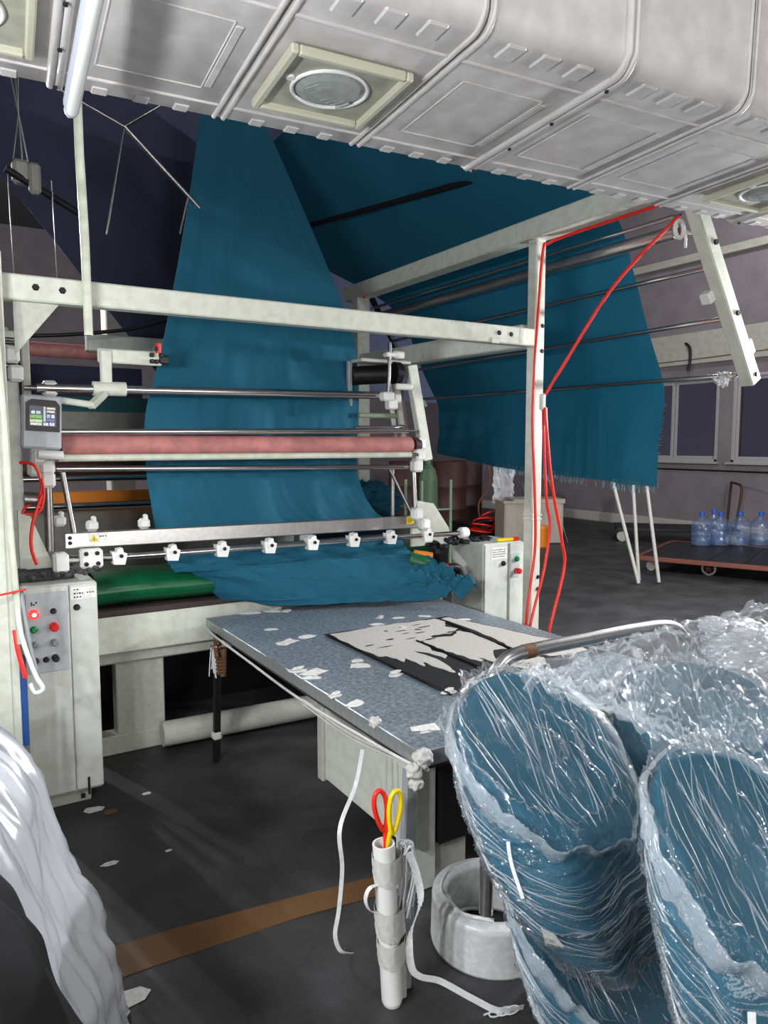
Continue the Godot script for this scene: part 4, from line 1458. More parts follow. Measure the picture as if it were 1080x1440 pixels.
	obj("loose_threads", st, "white_cloth", lg)
	st = sb()
	box(st, Vector3(1.17, 0.135, -3.50), Vector3(0.05, 0.045, 0.05), 0.012)
	obj("white_band", st, "tape_white", lg)
	st = sb()
	bar(st, Vector3(1.165, 0.655, -1.735), Vector3(1.115, 0.0, -1.70), 0.045, 0.03, 0.004, Vector3.BACK)
	obj("leg", st, "grey_paint", t)
	st = sb()
	box(st, Vector3(2.44, 0.33, -1.76), Vector3(0.04, 0.66, 0.04), 0.004)
	obj("leg", st, "dark_steel", t)
	# the white apron box and its foot boards under the top
	st = sb()
	box(st, Vector3(1.345, 0.425, -2.32), Vector3(0.03, 0.41, 0.66), 0.005)
	obj("apron_panel", st, "cream_paint", t)
	st = sb()
	box(st, Vector3(1.335, 0.42, -2.635), Vector3(0.04, 0.42, 0.05), 0.006)
	obj("apron_post", st, "worn_paint", t)
	st = sb()
	box(st, Vector3(1.328, 0.585, -2.32), Vector3(0.014, 0.02, 0.62), 0.004)
	obj("apron_seam", st, "worn_paint", t)
	st = sb()
	box(st, Vector3(1.425, 0.325, -2.09), Vector3(0.13, 0.65, 0.07), 0.006)
	obj("foot_board", st, "cream_paint", t)
	st = sb()
	box(st, Vector3(1.575, 0.325, -2.12), Vector3(0.155, 0.65, 0.07), 0.006)
	obj("foot_board", st, "worn_paint", t)
	st = sb()
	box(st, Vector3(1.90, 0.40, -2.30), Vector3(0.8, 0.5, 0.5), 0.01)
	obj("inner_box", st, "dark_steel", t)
	# cord wound along the edge
	st = sb(true)
	tube(st, curve([Vector3(1.165, 0.665, -3.60), Vector3(1.15, 0.66, -3.42), Vector3(1.155, 0.645, -3.0), Vector3(1.16, 0.63, -2.5), Vector3(1.165, 0.645, -2.0), Vector3(1.17, 0.655, -1.76), Vector3(1.20, 0.65, -1.695)], 8), 0.0055, 8)
	tag(obj("edge_cord", st, "tape_white"), "white cord stretched along the edge of the zinc table", "cord")
	st = sb(true)
	for k in 3:
		tube(st, curve([Vector3(1.155, 0.64 - 0.008 * k, -2.45), Vector3(1.20, 0.61 - 0.015 * k, -2.2), Vector3(1.235, 0.60 - 0.01 * k, -1.98), Vector3(1.20, 0.635, -1.74)], 6), 0.0035, 6)
	tag(obj("loose_string", st, "tape_white"), "loose white string trailing across the white apron of the table", "string")
	# wads of white tape at the near corner
	var i := 0
	for k in [[Vector3(1.185, 0.690, -1.70), 0.040, "topmost wad of white tape stuck on the near corner of the zinc table"], [Vector3(1.155, 0.655, -1.705), 0.034, "wad of white tape on the near table corner, just below the topmost one"], [Vector3(1.165, 0.61, -1.71), 0.030, "lowest wad of white tape on the near corner of the zinc table"], [Vector3(1.19, 0.700, -1.98), 0.030, "crumpled white tape wad on the table edge short of the near corner"]]:
		var nn := noise(70 + i, 9.0)
		var c: Vector3 = k[0]
		var rad: float = k[1]
		var wad: Callable = func(u: float, v: float) -> Vector3:
			var d := Vector3(sin(v * PI) * cos(u * TAU), cos(v * PI), -sin(v * PI) * sin(u * TAU))
			return c + d * Vector3(0.8, 0.75, 0.8) * rad * (0.9 + 0.35 * nn.get_noise_3dv(d * 0.10 + Vector3(i, 0, 0)) + 0.08 * nn.get_noise_3dv(d * 0.3))
		tag(obj("tape_wad", sheet(wad, 28, 18, 0.0, Vector2.ONE, true), "tape_white"), k[2], "tape wad")
		i += 1
	# paper label scraps
	var where := [[1.415, -3.66, 0.06, "on the far edge of the table nearest the taped leg"], [1.54, -3.64, 0.065, "on the far edge of the table, second from the taped leg"], [1.60, -3.60, 0.04, "by the heaped cloth, third along the far edge"], [1.378, -3.271, 0.032, "alone between the far edge and the worn inlay"], [1.20, -2.61, 0.042, "on the zinc edge halfway along, upper one of the cluster"], [1.255, -2.55, 0.062, "in the middle of the cluster on the zinc edge"], [1.215, -2.50, 0.036, "on the zinc edge halfway along, nearest one of the cluster"],
		[1.195, -2.27, 0.032, "on the table edge between the cluster and the near corner"], [1.215, -2.16, 0.044, "on the table edge, nearest before the crumpled wad"], [1.447, -2.536, 0.044, "beside the outer slot of the inlay, halfway along"], [1.506, -2.36, 0.040, "beside the outer slot of the inlay toward the near end"], [1.475, -2.60, 0.030, "tucked at the outer slot of the inlay"], [1.304, -1.853, 0.046, "on bare zinc close to the near corner"], [1.952, -3.20, 0.030, "near the heaped cloth over the middle of the inlay"], [2.03, -3.145, 0.032, "by the heaped cloth beyond the inlay, middle of three"], [1.865, -3.087, 0.036, "at the top edge of the inlay, larger one"], [1.925, -2.95, 0.026, "on the far part of the peeling film"],
		[2.166, -3.10, 0.034, "beyond the inlay near the gantry post side"], [1.46, -3.06, 0.050, "at the far corner of the inlay"], [1.553, -2.08, 0.034, "at the near end of the outer slot"], [2.29, -2.92, 0.034, "on bare zinc between the inlay and the red hoses"], [1.35, -3.02, 0.055, "smeared flat on the zinc short of the inlay"], [1.28, -1.83, 0.018, "smallest one close to the near corner"]]
	i = 0
	for k in where:
		st = sb()
		var pts := ragged(Vector2.ZERO, k[2] * 0.95, k[2] * 0.60, 7 + i % 4, 0.28, 100 + i)
		var pt := []
		for q in pts:
			pt.append((q as Vector2).rotated(0.5 * sin(i * 2.3)))
		prism(st, pt, 0.0012, Transform3D(Basis(Vector3.RIGHT, Vector3.BACK, Vector3.DOWN), Vector3.ZERO))
		if i % 3 == 1:
			prism(st, ragged(Vector2(k[2] * 0.3, -k[2] * 0.2), k[2] * 0.6, k[2] * 0.4, 6, 0.3, 200 + i), 0.0012, Transform3D(Basis(Vector3.RIGHT, Vector3.BACK, Vector3.DOWN).rotated(Vector3.BACK, 0.12), Vector3(0, 0.003 + 0.06 * k[2], 0)))
		var o := obj("paper_scrap", st, "paper")
		o.position = Vector3(k[0], 0.7028 + (0.004 if k[0] > 1.55 and k[1] > -3.05 else 0.0), k[1])
		tag(o, "torn white paper scrap " + k[3], "paper scrap", "paper scraps on the zinc table")
		i += 1
	# white tube with scissors taped to the near leg
	var p := thing("taped_tube", "white plastic tube wrapped in tape beside the near table leg", "tube")
	st = sb(true)
	lathe(st, [Vector2(0.0, 0.0), Vector2(0.026, 0.0), Vector2(0.030, 0.012), Vector2(0.031, 0.40), Vector2(0.0315, 0.49), Vector2(0.026, 0.49), Vector2(0.025, 0.20), Vector2(0.0, 0.2)], 24, Transform3D(Basis(Vector3.BACK, 0.06), Vector3(1.058, 0.0, -1.668)))
	obj("tube_body", st, "white_plastic", p)
	for k in [[0.13, 0.20, 0.034, "tape_white"], [0.215, 0.30, 0.036, "tape_white"], [0.38, 0.455, 0.034, "tape_white"]]:
		var nn2 := noise(90, 30.0)
		var y0: float = k[0]
		var y1: float = k[1]
		var rr: float = k[2]
		var band: Callable = func(u: float, v: float) -> Vector3:
			var y := lerpf(y0, y1, v) + 0.008 * sin(u * TAU)
			var q := -u * TAU
			var rad2: float = rr + 0.004 * nn2.get_noise_2d(u * 3.0, v)
			return Vector3(1.058 - 0.06 * y, y, -1.668) + Vector3(cos(q) * (rad2 + 0.018 * maxf(0, cos(q))), 0, sin(q) * rad2)
		obj("tape_wrap", sheet(band, 32, 6, 0.0, Vector2.ONE, true), k[3], p)
	st = sb()
	bar(st, Vector3(1.088, 0.0, -1.675), Vector3(1.088, 0.20, -1.678), 0.035, 0.03, 0.004, Vector3.BACK)
	obj("wooden_splint", st, "worn_paint", p)
	var s := thing("scissors", "scissors with one red and one yellow handle loop standing in the white tube", "scissors")
	for k in [[1.020, 0.595, "red_hose", -0.004, 0.16], [1.055, 0.588, "yellow_plastic", 0.010, -0.10]]:
		st = sb(true)
		var ring := []
		for j in 22:
			var q := TAU * j / 22
			var v := Vector2(0.0185 * sin(q) * (1.0 + 0.35 * cos(q)), 0.060 * cos(q)).rotated(k[4])
			ring.append(Vector3(k[0] + v.x, k[1] - 0.008 + v.y, -1.662 + k[3]))
		tube(st, ring, 0.0070, 10, false, true)
		tube(st, [Vector3(k[0] + 0.012 * signf(k[4]), k[1] - 0.055, -1.662 + k[3]), Vector3(1.036, 0.47, -1.665)], [0.007, 0.008], 8)
		obj("handle", st, k[2], s).set_meta("label", "red handle loop" if k[2] == "red_hose" else "yellow handle loop")
	st = sb()
	bar(st, Vector3(1.036, 0.48, -1.666), Vector3(1.048, 0.30, -1.666), 0.014, 0.004, 0.001, Vector3.BACK)
	obj("blade", st, "chrome", s)
	# strings hanging on the tube
	st = sb(true)
	var rs := RandomNumberGenerator.new()
	rs.seed = 3
	for k in 26:
		var x := 1.098 + rs.randf_range(-0.012, 0.03)
		var z := -1.665 + rs.randf_range(-0.02, 0.012)
		var low := rs.randf_range(0.22, 0.36)
		tube(st, curve([Vector3(1.09, 0.455 + rs.randf_range(-0.03, 0.02), z), Vector3(x, 0.46, z), Vector3(x + rs.randf_range(0.0, 0.02), 0.38, z), Vector3(x + rs.randf_range(-0.02, 0.01), low, z)], 4), 0.0034, 5)
	var hank := obj("string_hank", st, "white_cloth")
	tag(hank, "hank of frayed white strings hanging on the taped tube at the table leg", "string")
	st = sb()
	ribbon(st, curve([Vector3(1.10, 0.45, -1.648), Vector3(1.125, 0.38, -1.645), Vector3(1.135, 0.30, -1.64), Vector3(1.10, 0.20, -1.64), Vector3(1.105, 0.11, -1.64), Vector3(1.13, 0.075, -1.63), Vector3(1.18, 0.06, -1.60), Vector3(1.24, 0.03, -1.53), Vector3(1.29, 0.012, -1.47), Vector3(1.36, 0.006, -1.45)], 8), 0.022, Vector3(0.2, 1, 0.3))
	tag(obj("packing_ribbon", st, "strap_white"), "white packing ribbon trailing from the taped tube to the strapping coil", "ribbon")
	st = sb()
	ribbon(st, curve([Vector3(1.03, 0.37, -1.665), Vector3(0.985, 0.375, -1.665), Vector3(0.968, 0.345, -1.665), Vector3(0.985, 0.305, -1.665), Vector3(1.03, 0.285, -1.665)], 6), 0.016, Vector3(0.1, 0.2, 1))
	tag(obj("ribbon_loop", st, "strap_white"), "short white ribbon loop sticking out of the tape on the white tube", "ribbon")
	st = sb()
	ribbon(st, curve([Vector3(1.165, 0.60, -2.02), Vector3(1.12, 0.50, -1.99), Vector3(1.015, 0.43, -1.9), Vector3(1.022, 0.30, -1.9), Vector3(1.01, 0.17, -1.9), Vector3(0.996, 0.09, -1.9), Vector3(1.015, 0.03, -1.9), Vector3(1.056, 0.006, -1.9)], 8), 0.013, Vector3(1, 0, 0.4))
	tag(obj("hanging_ribbon", st, "strap_white"), "thin white ribbon hanging from the table edge down to the floor", "ribbon")
	# strapping coil on the floor
	st = sb(true)
	var prof := []
	var cx := Vector3(1.475, 0.0, -1.735)
	for k in 15:
		prof.append(Vector2(0.190 + 0.0022 * (k % 2), 0.004 + 0.155 * k / 14.0))
	prof.append(Vector2(0.184, 0.164))
	prof.append(Vector2(0.146, 0.164))
	for k in 15:
		prof.append(Vector2(0.138 - 0.0022 * (k % 2), 0.159 - 0.155 * k / 14.0))
	prof.append(Vector2(0.190, 0.004))
	var coil := thing("strapping_coil", "coil of white plastic strapping standing on the floor by the wrapped rolls", "coil")
	lathe(st, prof, 56, Transform3D(Basis(Vector3.RIGHT, 0.04), cx))
	obj("coil_body", st, "strap_white", coil)
	st = sb(true)
	var turn := []
	for k in 40:
		var q := 2.2 + k * 0.14
		turn.append(cx + Vector3(0.158 * cos(q), 0.168 + 0.003 * sin(k), 0.158 * sin(q)))
	tube(st, turn, 0.006, 6)
	turn = []
	for k in 30:
		var q := 2.6 + k * 0.10
		turn.append(cx + Vector3(0.115 * cos(q), 0.10 - 0.003 * k, 0.115 * sin(q)))
	tube(st, turn, 0.006, 6)
	obj("loose_turn", st, "strap_white", coil)
	st = sb(true)
	for k in 3:
		var ring2 := []
		for j in 14:
			ring2.append(Vector3(1.285 + 0.022 * k + 0.024 * cos(TAU * j / 14), 0.004, -1.478 + 0.008 * k + 0.012 * sin(TAU * j / 14)))
		tube(st, ring2, 0.0026, 5, false, true)
	tube(st, [Vector3(1.25, 0.003, -1.49), Vector3(1.29, 0.003, -1.485)], 0.003, 5)
	tag(obj("string_curl", st, "white_cloth"), "small curl of white string lying on the floor in front of the coil", "string")
	# scraps on the floor
	i = 0
	for k in [[0.515, -2.826, 0.030, "in the dark area beyond the yellow-brown line"], [0.545, -3.30, 0.040, "at the foot of the grey control cabinet"], [0.60, -3.24, 0.030, "just in front of the scrap at the cabinet foot"], [0.775, -3.33, 0.020, "on the lit floor before the machine bed"], [0.425, -2.08, 0.055, "under the hem of the milky plastic cover"], [0.73, -2.80, 0.012, "tiny one in the middle of the open floor"]]:
		st = sb()
		prism(st, ragged(Vector2.ZERO, k[2] * 1.1, k[2] * 0.6, 6, 0.25, 300 + i), 0.0012, Transform3D(Basis(Vector3.RIGHT, Vector3.BACK, Vector3.DOWN), Vector3.ZERO))
		var o2 := obj("floor_scrap", st, "brown_tape" if i == 2 else "paper")
		o2.position = Vector3(k[0], 0.003, k[1])
		tag(o2, "torn %s scrap on the floor %s" % ["brown" if i == 2 else "white paper", k[3]], "paper scrap", "scraps on the floor")
		i += 1


func ribbon(st: SurfaceTool, p: Array, w: float, side: Vector3) -> void:
	# a flat band with a little thickness
	for i in p.size() - 1:
		var d: Vector3 = p[i + 1] - p[i]
		if d.length() > 1e-5:
			var s := (side - d.normalized() * side.dot(d.normalized())).normalized()
			var n := d.normalized().cross(s)
			box(st, (p[i] + p[i + 1]) / 2.0, Vector3(w, 0.0012, d.length() + 0.001), 0.0, Basis(s, n, s.cross(n)))


# ---------------------------------------------------------------- cloth rolls in plastic film
func bale_point(u: float, v: float, a: Vector3, b: Vector3, e1: Vector3, e2: Vector3, rad: float, grow: float, n: FastNoiseLite) -> Vector3:
	var k := 0.22
	var r := 0.0
	var s := 0.0
	if v < 0.26:
		r = v / 0.26 * (1.0 - k)
		s = 0.05 * (1.0 - r * r)
	elif v < 0.42:
		var q := (v - 0.26) / 0.16 * PI / 2
		r = 1.0 - k + k * sin(q)
		s = 0.20 * (1.0 - cos(q))
	elif v < 0.82:
		s = lerpf(0.20, 0.80, (v - 0.42) / 0.40)
		r = 1.0 + 0.05 * sin((v - 0.42) / 0.40 * PI)
	else:
		var q2 := (v - 0.82) / 0.18 * PI / 2
		r = cos(q2)
		s = 0.80 + 0.20 * sin(q2)
	var d := e1 * cos(u * TAU) + e2 * sin(u * TAU)
	var c := a.lerp(b, s)
	r *= 1.0 + 0.10 * n.get_noise_3dv(d * 0.9 + Vector3(0, s * 0.7, 0))
	var ax := (a - b).normalized()
	return c + d * (rad * r + grow * minf(1.0, r * 1.4)) + ax * grow * (1.0 - s * 2.0)


func bale(index: int, a: Vector3, b: Vector3, top: Vector3, rad: float, spin: float, label: String, fine := true) -> void:
	var t := thing("wrapped_roll", label, "cloth roll", a)
	b -= a
	var a0 := Vector3.ZERO
	var e1 := top.cross(Vector3(0.3, 0.2, 1)).normalized()
	var e2 := e1.cross(top).normalized() * -1.0
	if e1.cross(e2).dot(top) > 0.0:
		e2 = -e2
	var n := noise(400 + index, 1.3, FastNoiseLite.TYPE_SIMPLEX_SMOOTH, 2)
	var body: Callable = func(u: float, v: float) -> Vector3:
		return bale_point(u, 1.0 - v, a0, b, e1, e2, rad, 0.0, n)
	obj("cloth", sheet(body, 72, 60, 0.0, Vector2.ONE, true), "teal_cloth", t)
	# the film: pleats gathered towards the tie on the end, long pulled streaks on the side
	var st1 := noise(500 + index, 1.0, FastNoiseLite.TYPE_SIMPLEX, 3)
	var st2 := noise(520 + index, 1.0, FastNoiseLite.TYPE_SIMPLEX, 2)
	var film: Callable = func(u: float, v: float) -> Vector3:
		var w := 1.0 - v
		var p := bale_point(u, w, a0, b, e1, e2, rad, 0.010, n)
		var x := u * TAU * 0.26
		var y := w * 0.9
		var al := (x * cos(spin) + y * sin(spin))
		var ac := (-x * sin(spin) + y * cos(spin))
		# streaks seamless round the roll by fading two copies into one another near the seam
		var f := smoothstep(0.92, 1.0, u)
		var x2 := (u - 1.0) * TAU * 0.26
		var al2 := (x2 * cos(spin) + y * sin(spin))
		var ac2 := (-x2 * sin(spin) + y * cos(spin))
		var h := lerpf(streak(st1, st2, al, ac), streak(st1, st2, al2, ac2), f)
		var pleat := 0.0
		if w < 0.42:
			var m := 1.0 - smoothstep(0.30, 0.42, w)
			var rr := w / 0.26 * 0.78 * rad
			var px := rr * cos(u * TAU + spin * 2.0)
			var py := rr * sin(u * TAU + spin * 2.0)
			pleat = m * (1.2 * streak(st1, st2, px, py) + 0.030 * absf(st1.get_noise_2d(px * 6.0, py * 9.0 + 3.0)))
		var d := (p - b * clampf((w - 0.2), 0.1, 0.8)).normalized()
		return p + d * (h * smoothstep(0.25, 0.4, w) + pleat)
	obj("film", sheet(film, 420 if fine else 200, 260 if fine else 130, 0.0, Vector2.ONE, true), "film", t)
	# creases standing up in the film: spokes towards the tie, long slanting pulls round the side
	var rc := RandomNumberGenerator.new()
	rc.seed = 900 + index
	var cs := sb(true)
	for k in (340 if fine else 120):
		var u0 := rc.randf()
		var line := []
		var m := 7
		var onside := k % 5 < 4
		var v0 := rc.randf_range(0.44, 0.74) if onside else rc.randf_range(0.08, 0.22)
		var du := rc.randf_range(0.05, 0.17) if onside else rc.randf_range(-0.012, 0.012)
		var dv := rc.randf_range(0.03, 0.09) if onside else rc.randf_range(0.08, 0.22)
		var start := Vector2(rc.randf_range(-0.75, 0.75), rc.randf_range(-0.75, 0.75))
		var dir := Vector2.RIGHT.rotated(-spin * 2.0 + rc.randf_range(-0.35, 0.35)) * rc.randf_range(0.3, 0.8)
		for j in m:
			var x := j / (m - 1.0)
			if not onside:
				var q := start + dir * (x - 0.5)
				if q.length() > 0.95:
					q = q.normalized() * 0.95
				line.append(bale_point(q.angle() / TAU, q.length() / 0.78 * 0.26, a0, b, e1, e2, rad, 0.014, n))
				continue
			line.append(bale_point(u0 + du * x + 0.006 * sin(x * 5.0 + k), v0 + dv * x, a0, b, e1, e2, rad, 0.013, n))
		var r0 := 0.0005 + 0.0020 * pow(rc.randf(), 2.5)
		tube(cs, line, [r0 * 0.3, r0 * 0.8, r0, r0, r0, r0 * 0.7, r0 * 0.2], 5, false)
	var cr := obj("film_creases", cs, "film_crease", t)
	cr.set_meta("kind", "stuff")
	# a tie or a tag where the photograph shows one
	var want: Vector3 = [Vector3(-0.80, 0, 0.60), Vector3.ZERO, Vector3(-0.66, 0, 0.75), Vector3.ZERO][index]
	if want != Vector3.ZERO:
		var best := 0.0
		var bu := 0.0
		for k in 200:
			var q := k / 200.0
			var dd := (e1 * cos(q * TAU) + e2 * sin(q * TAU)).dot(want)
			if dd > best:
				best = dd
				bu = q
		var pts := []
		for k in 14:
			pts.append(bale_point(bu + 0.003 * sin(k * 0.35), lerpf(0.43, 0.60 if index == 0 else 0.82, k / 13.0), a0, b, e1, e2, rad, 0.022, n))
		var tie := sb()
		ribbon(tie, pts, 0.008 if index == 0 else 0.014, e1 * -sin(bu * TAU) + e2 * cos(bu * TAU))
		obj("tie", tie, "strap_white", t).set_meta("label", "thin white tie")
		if index == 0:
			tie = sb()
			var p0 := bale_point(bu - 0.03, 0.70, a0, b, e1, e2, rad, 0.013, n)
			var o := (p0 - b * 0.5).normalized()
			var sx := Vector3.UP.cross(o).normalized()
			prism(tie, [Vector2(-0.022, 0.032), Vector2(0.006, 0.018), Vector2(0.026, -0.030), Vector2(-0.016, -0.028)], 0.001, Transform3D(Basis(sx, o.cross(sx), o), p0))
			obj("paper_tag", tie, "paper", t)
	if not fine:
		return
	# a bunched rim of film round the end
	var rn := noise(540 + index, 1.0, FastNoiseLite.TYPE_SIMPLEX, 4)
	var rim: Callable = func(u: float, v: float) -> Vector3:
		var q := u * TAU
		var c := bale_point(u, 0.375 + 0.02 * rn.get_noise_2d(cos(q) * 2.0, sin(q) * 2.0), a0, b, e1, e2, rad, 0.014, n)
		var out := (e1 * cos(q) + e2 * sin(q))
		var ph := v * TAU
		var side := maxf(0.0, out.dot(Vector3(-0.63, -0.70, -0.31)))
		var rr := (0.006 + 0.022 * side * side) * (1.0 + 0.5 * rn.get_noise_2d(cos(q) * 2.5 + 9.0, sin(q) * 2.5)) * (1.0 + 0.35 * rn.get_noise_2d(ph * 1.6 + 5.0 * sin(q * 3.0), q * 2.0))
		return c + out * rr * 0.5 * cos(ph) + top * rr * 1.7 * sin(ph)
	obj("film_rim", sheet(rim, 260, 26, 0.0, Vector2.ONE, true), "film_bunched", t)


func streak(a: FastNoiseLite, b: FastNoiseLite, al: float, ac: float) -> float:
	var r := 1.0 - absf(a.get_noise_2d(ac * 34.0 + 0.8 * b.get_noise_2d(al * 2.0, ac * 3.0), al * 1.6))
	var r2 := 1.0 - absf(b.get_noise_2d(ac * 90.0, al * 5.0 + 40.0))
	return 0.0100 * pow(r, 6.0) + 0.004 * pow(r2, 4.0) + 0.012 * b.get_noise_2d(ac * 8.0, al * 3.0)


func crumple(called: String, label: String, c: Vector3, s: Vector3, seedn: int, m: String, parent: Node = null) -> void:
	var n := noise(seedn, 1.0, FastNoiseLite.TYPE_SIMPLEX, 4)
	var f: Callable = func(u: float, v: float) -> Vector3:
		var d := Vector3(sin(v * PI) * cos(u * TAU), cos(v * PI), -sin(v * PI) * sin(u * TAU))
		var r := 1.0 - absf(n.get_noise_3dv(d * Vector3(0.7, 2.2, 1.3) + Vector3(0.3 * n.get_noise_3dv(d * 0.8), 0, 0)))
		var h := 0.85 + 0.30 * n.get_noise_3dv(d * 0.7) + 0.16 * r * r * r
		return c + d * s * h
	var o := obj(called, sheet(f, 120, 80, 0.0, Vector2.ONE, true), m, parent)
	if parent == null:
		tag(o, label, "plastic film")


func wrapped_rolls() -> void:
	# the hand trolley that carries them
	var t := thing("hand_trolley", "steel hand trolley with a bent tube handle under the film-wrapped teal rolls", "trolley")
	var st := sb()
	box(st, Vector3(1.90, 0.19, -1.05), Vector3(0.95, 0.05, 1.0), 0.008)
	obj("deck", st, "dark_steel", t)
	for x in [1.55, 2.25]:
		for z in [-1.45, -0.70]:
			st = sb(true)
			lathe(st, [Vector2(0.02, -0.02), Vector2(0.07, -0.02), Vector2(0.075, -0.012), Vector2(0.075, 0.012), Vector2(0.07, 0.02), Vector2(0.02, 0.02)], 20, Transform3D(Basis(Vector3.BACK, PI / 2), Vector3(x, 0.075, z)))
			obj("wheel", st, "dark_steel", t)
	st = sb(true)
	tube(st, curve([Vector3(1.345, 0.21, -1.60), Vector3(1.345, 0.78, -1.60), Vector3(1.352, 0.90, -1.60), Vector3(1.385, 0.955, -1.60), Vector3(1.46, 0.983, -1.60), Vector3(1.70, 0.985, -1.60), Vector3(1.98, 0.985, -1.60), Vector3(2.14, 0.975, -1.60), Vector3(2.215, 0.93, -1.60), Vector3(2.235, 0.84, -1.60), Vector3(2.235, 0.21, -1.60)], 5), 0.021, 16)
	var hd := obj("handle", st, "aluminium", t)
	st = sb(true)
	rod(st, Vector3(1.475, 0.9835, -1.60), Vector3(1.515, 0.984, -1.60), 0.0225, 16)
	obj("tape_band", st, "brown_tape", hd)
	bale(0, Vector3(1.278, 0.855, -1.325), Vector3(1.352, 0.49, -1.215), Vector3(0.027, 0.816, 0.577), 0.250, 0.55, "film-wrapped teal cloth roll leaning nearest the zinc table corner, its gathered end upward")
	bale(1, Vector3(1.37, 0.43, -1.21), Vector3(1.39, 0.19, -1.14), Vector3(0.239, 0.713, 0.659), 0.270, 0.7, "film-wrapped teal roll at the bottom of the pile beside the white strapping coil")
	bale(2, Vector3(1.320, 0.826, -0.781), Vector3(1.30, 0.47, -0.70), Vector3(0.065, 0.716, 0.695), 0.236, 0.45, "film-wrapped teal roll nearest the viewer with a white tie hanging from its gathered rim")
	bale(3, Vector3(1.95, 0.80, -1.29), Vector3(1.90, 0.42, -1.20), Vector3(-0.139, 0.937, 0.32), 0.30, 0.2, "film-wrapped teal roll at the back of the pile against the tube handle", false)
	# loose film over the tops
	var n1 := noise(600, 1.0, FastNoiseLite.TYPE_SIMPLEX, 4)
	var n2 := noise(601, 1.0, FastNoiseLite.TYPE_SIMPLEX, 3)
	var far := [Vector3(1.20, 0.885, -1.585), Vector3(1.48, 0.965, -1.52), Vector3(1.78, 0.985, -1.50), Vector3(2.05, 1.03, -1.46), Vector3(2.40, 1.04, -1.40)]
	var mid := [Vector3(1.36, 0.91, -1.43), Vector3(1.50, 0.925, -1.36), Vector3(1.70, 0.92, -1.32), Vector3(1.95, 0.96, -1.25), Vector3(2.30, 0.98, -1.15)]
	var near := [Vector3(1.56, 0.86, -1.27), Vector3(1.56, 0.82, -1.18), Vector3(1.60, 0.80, -1.08), Vector3(1.70, 0.87, -0.95), Vector3(1.90, 0.90, -0.85)]
	var cover: Callable = func(u: float, v: float) -> Vector3:
		var a := path_at(far, u)
		var m := path_at(mid, u)
		var z := path_at(near, u)
		var w := 1.0 - v
		var p := a.lerp(m, w * 2.0) if w < 0.5 else m.lerp(z, w * 2.0 - 1.0)
		var r := 1.0 - absf(n1.get_noise_2d((u * 1.0 + w * 0.5) * 4.0, (w - u * 0.6) * 1.1))
		var r2 := 1.0 - absf(n2.get_noise_2d((u - w * 0.35) * 9.0, w * 1.6 + u * 1.0))
		var e := smoothstep(0.0, 0.10, w) * 0.8 + 0.2
		return p + e * Vector3(0, 0.008 + 0.040 * pow(r, 3.0) + 0.020 * pow(r2, 4.0) + 0.020 * n2.get_noise_2d(u * 5.0, w * 5.0 + 3.0), 0.008 * n1.get_noise_2d(u * 5.0 + 4.0, w * 5.0))
	tag(obj("film_cover", sheet(cover, 300, 240), "film_cover"), "loose crinkled clear film drawn over the tops of the rolls", "plastic film")
	crumple("film_bundle", "milky bundle of crumpled film on top of the pile behind the tube handle", Vector3(2.16, 0.965, -1.33), Vector3(0.16, 0.075, 0.12), 610, "film_milky")
	crumple("film_bundle", "small twist of crumpled film on the highest point of the pile", Vector3(2.05, 1.035, -1.37), Vector3(0.045, 0.03, 0.04), 611, "film_milky")


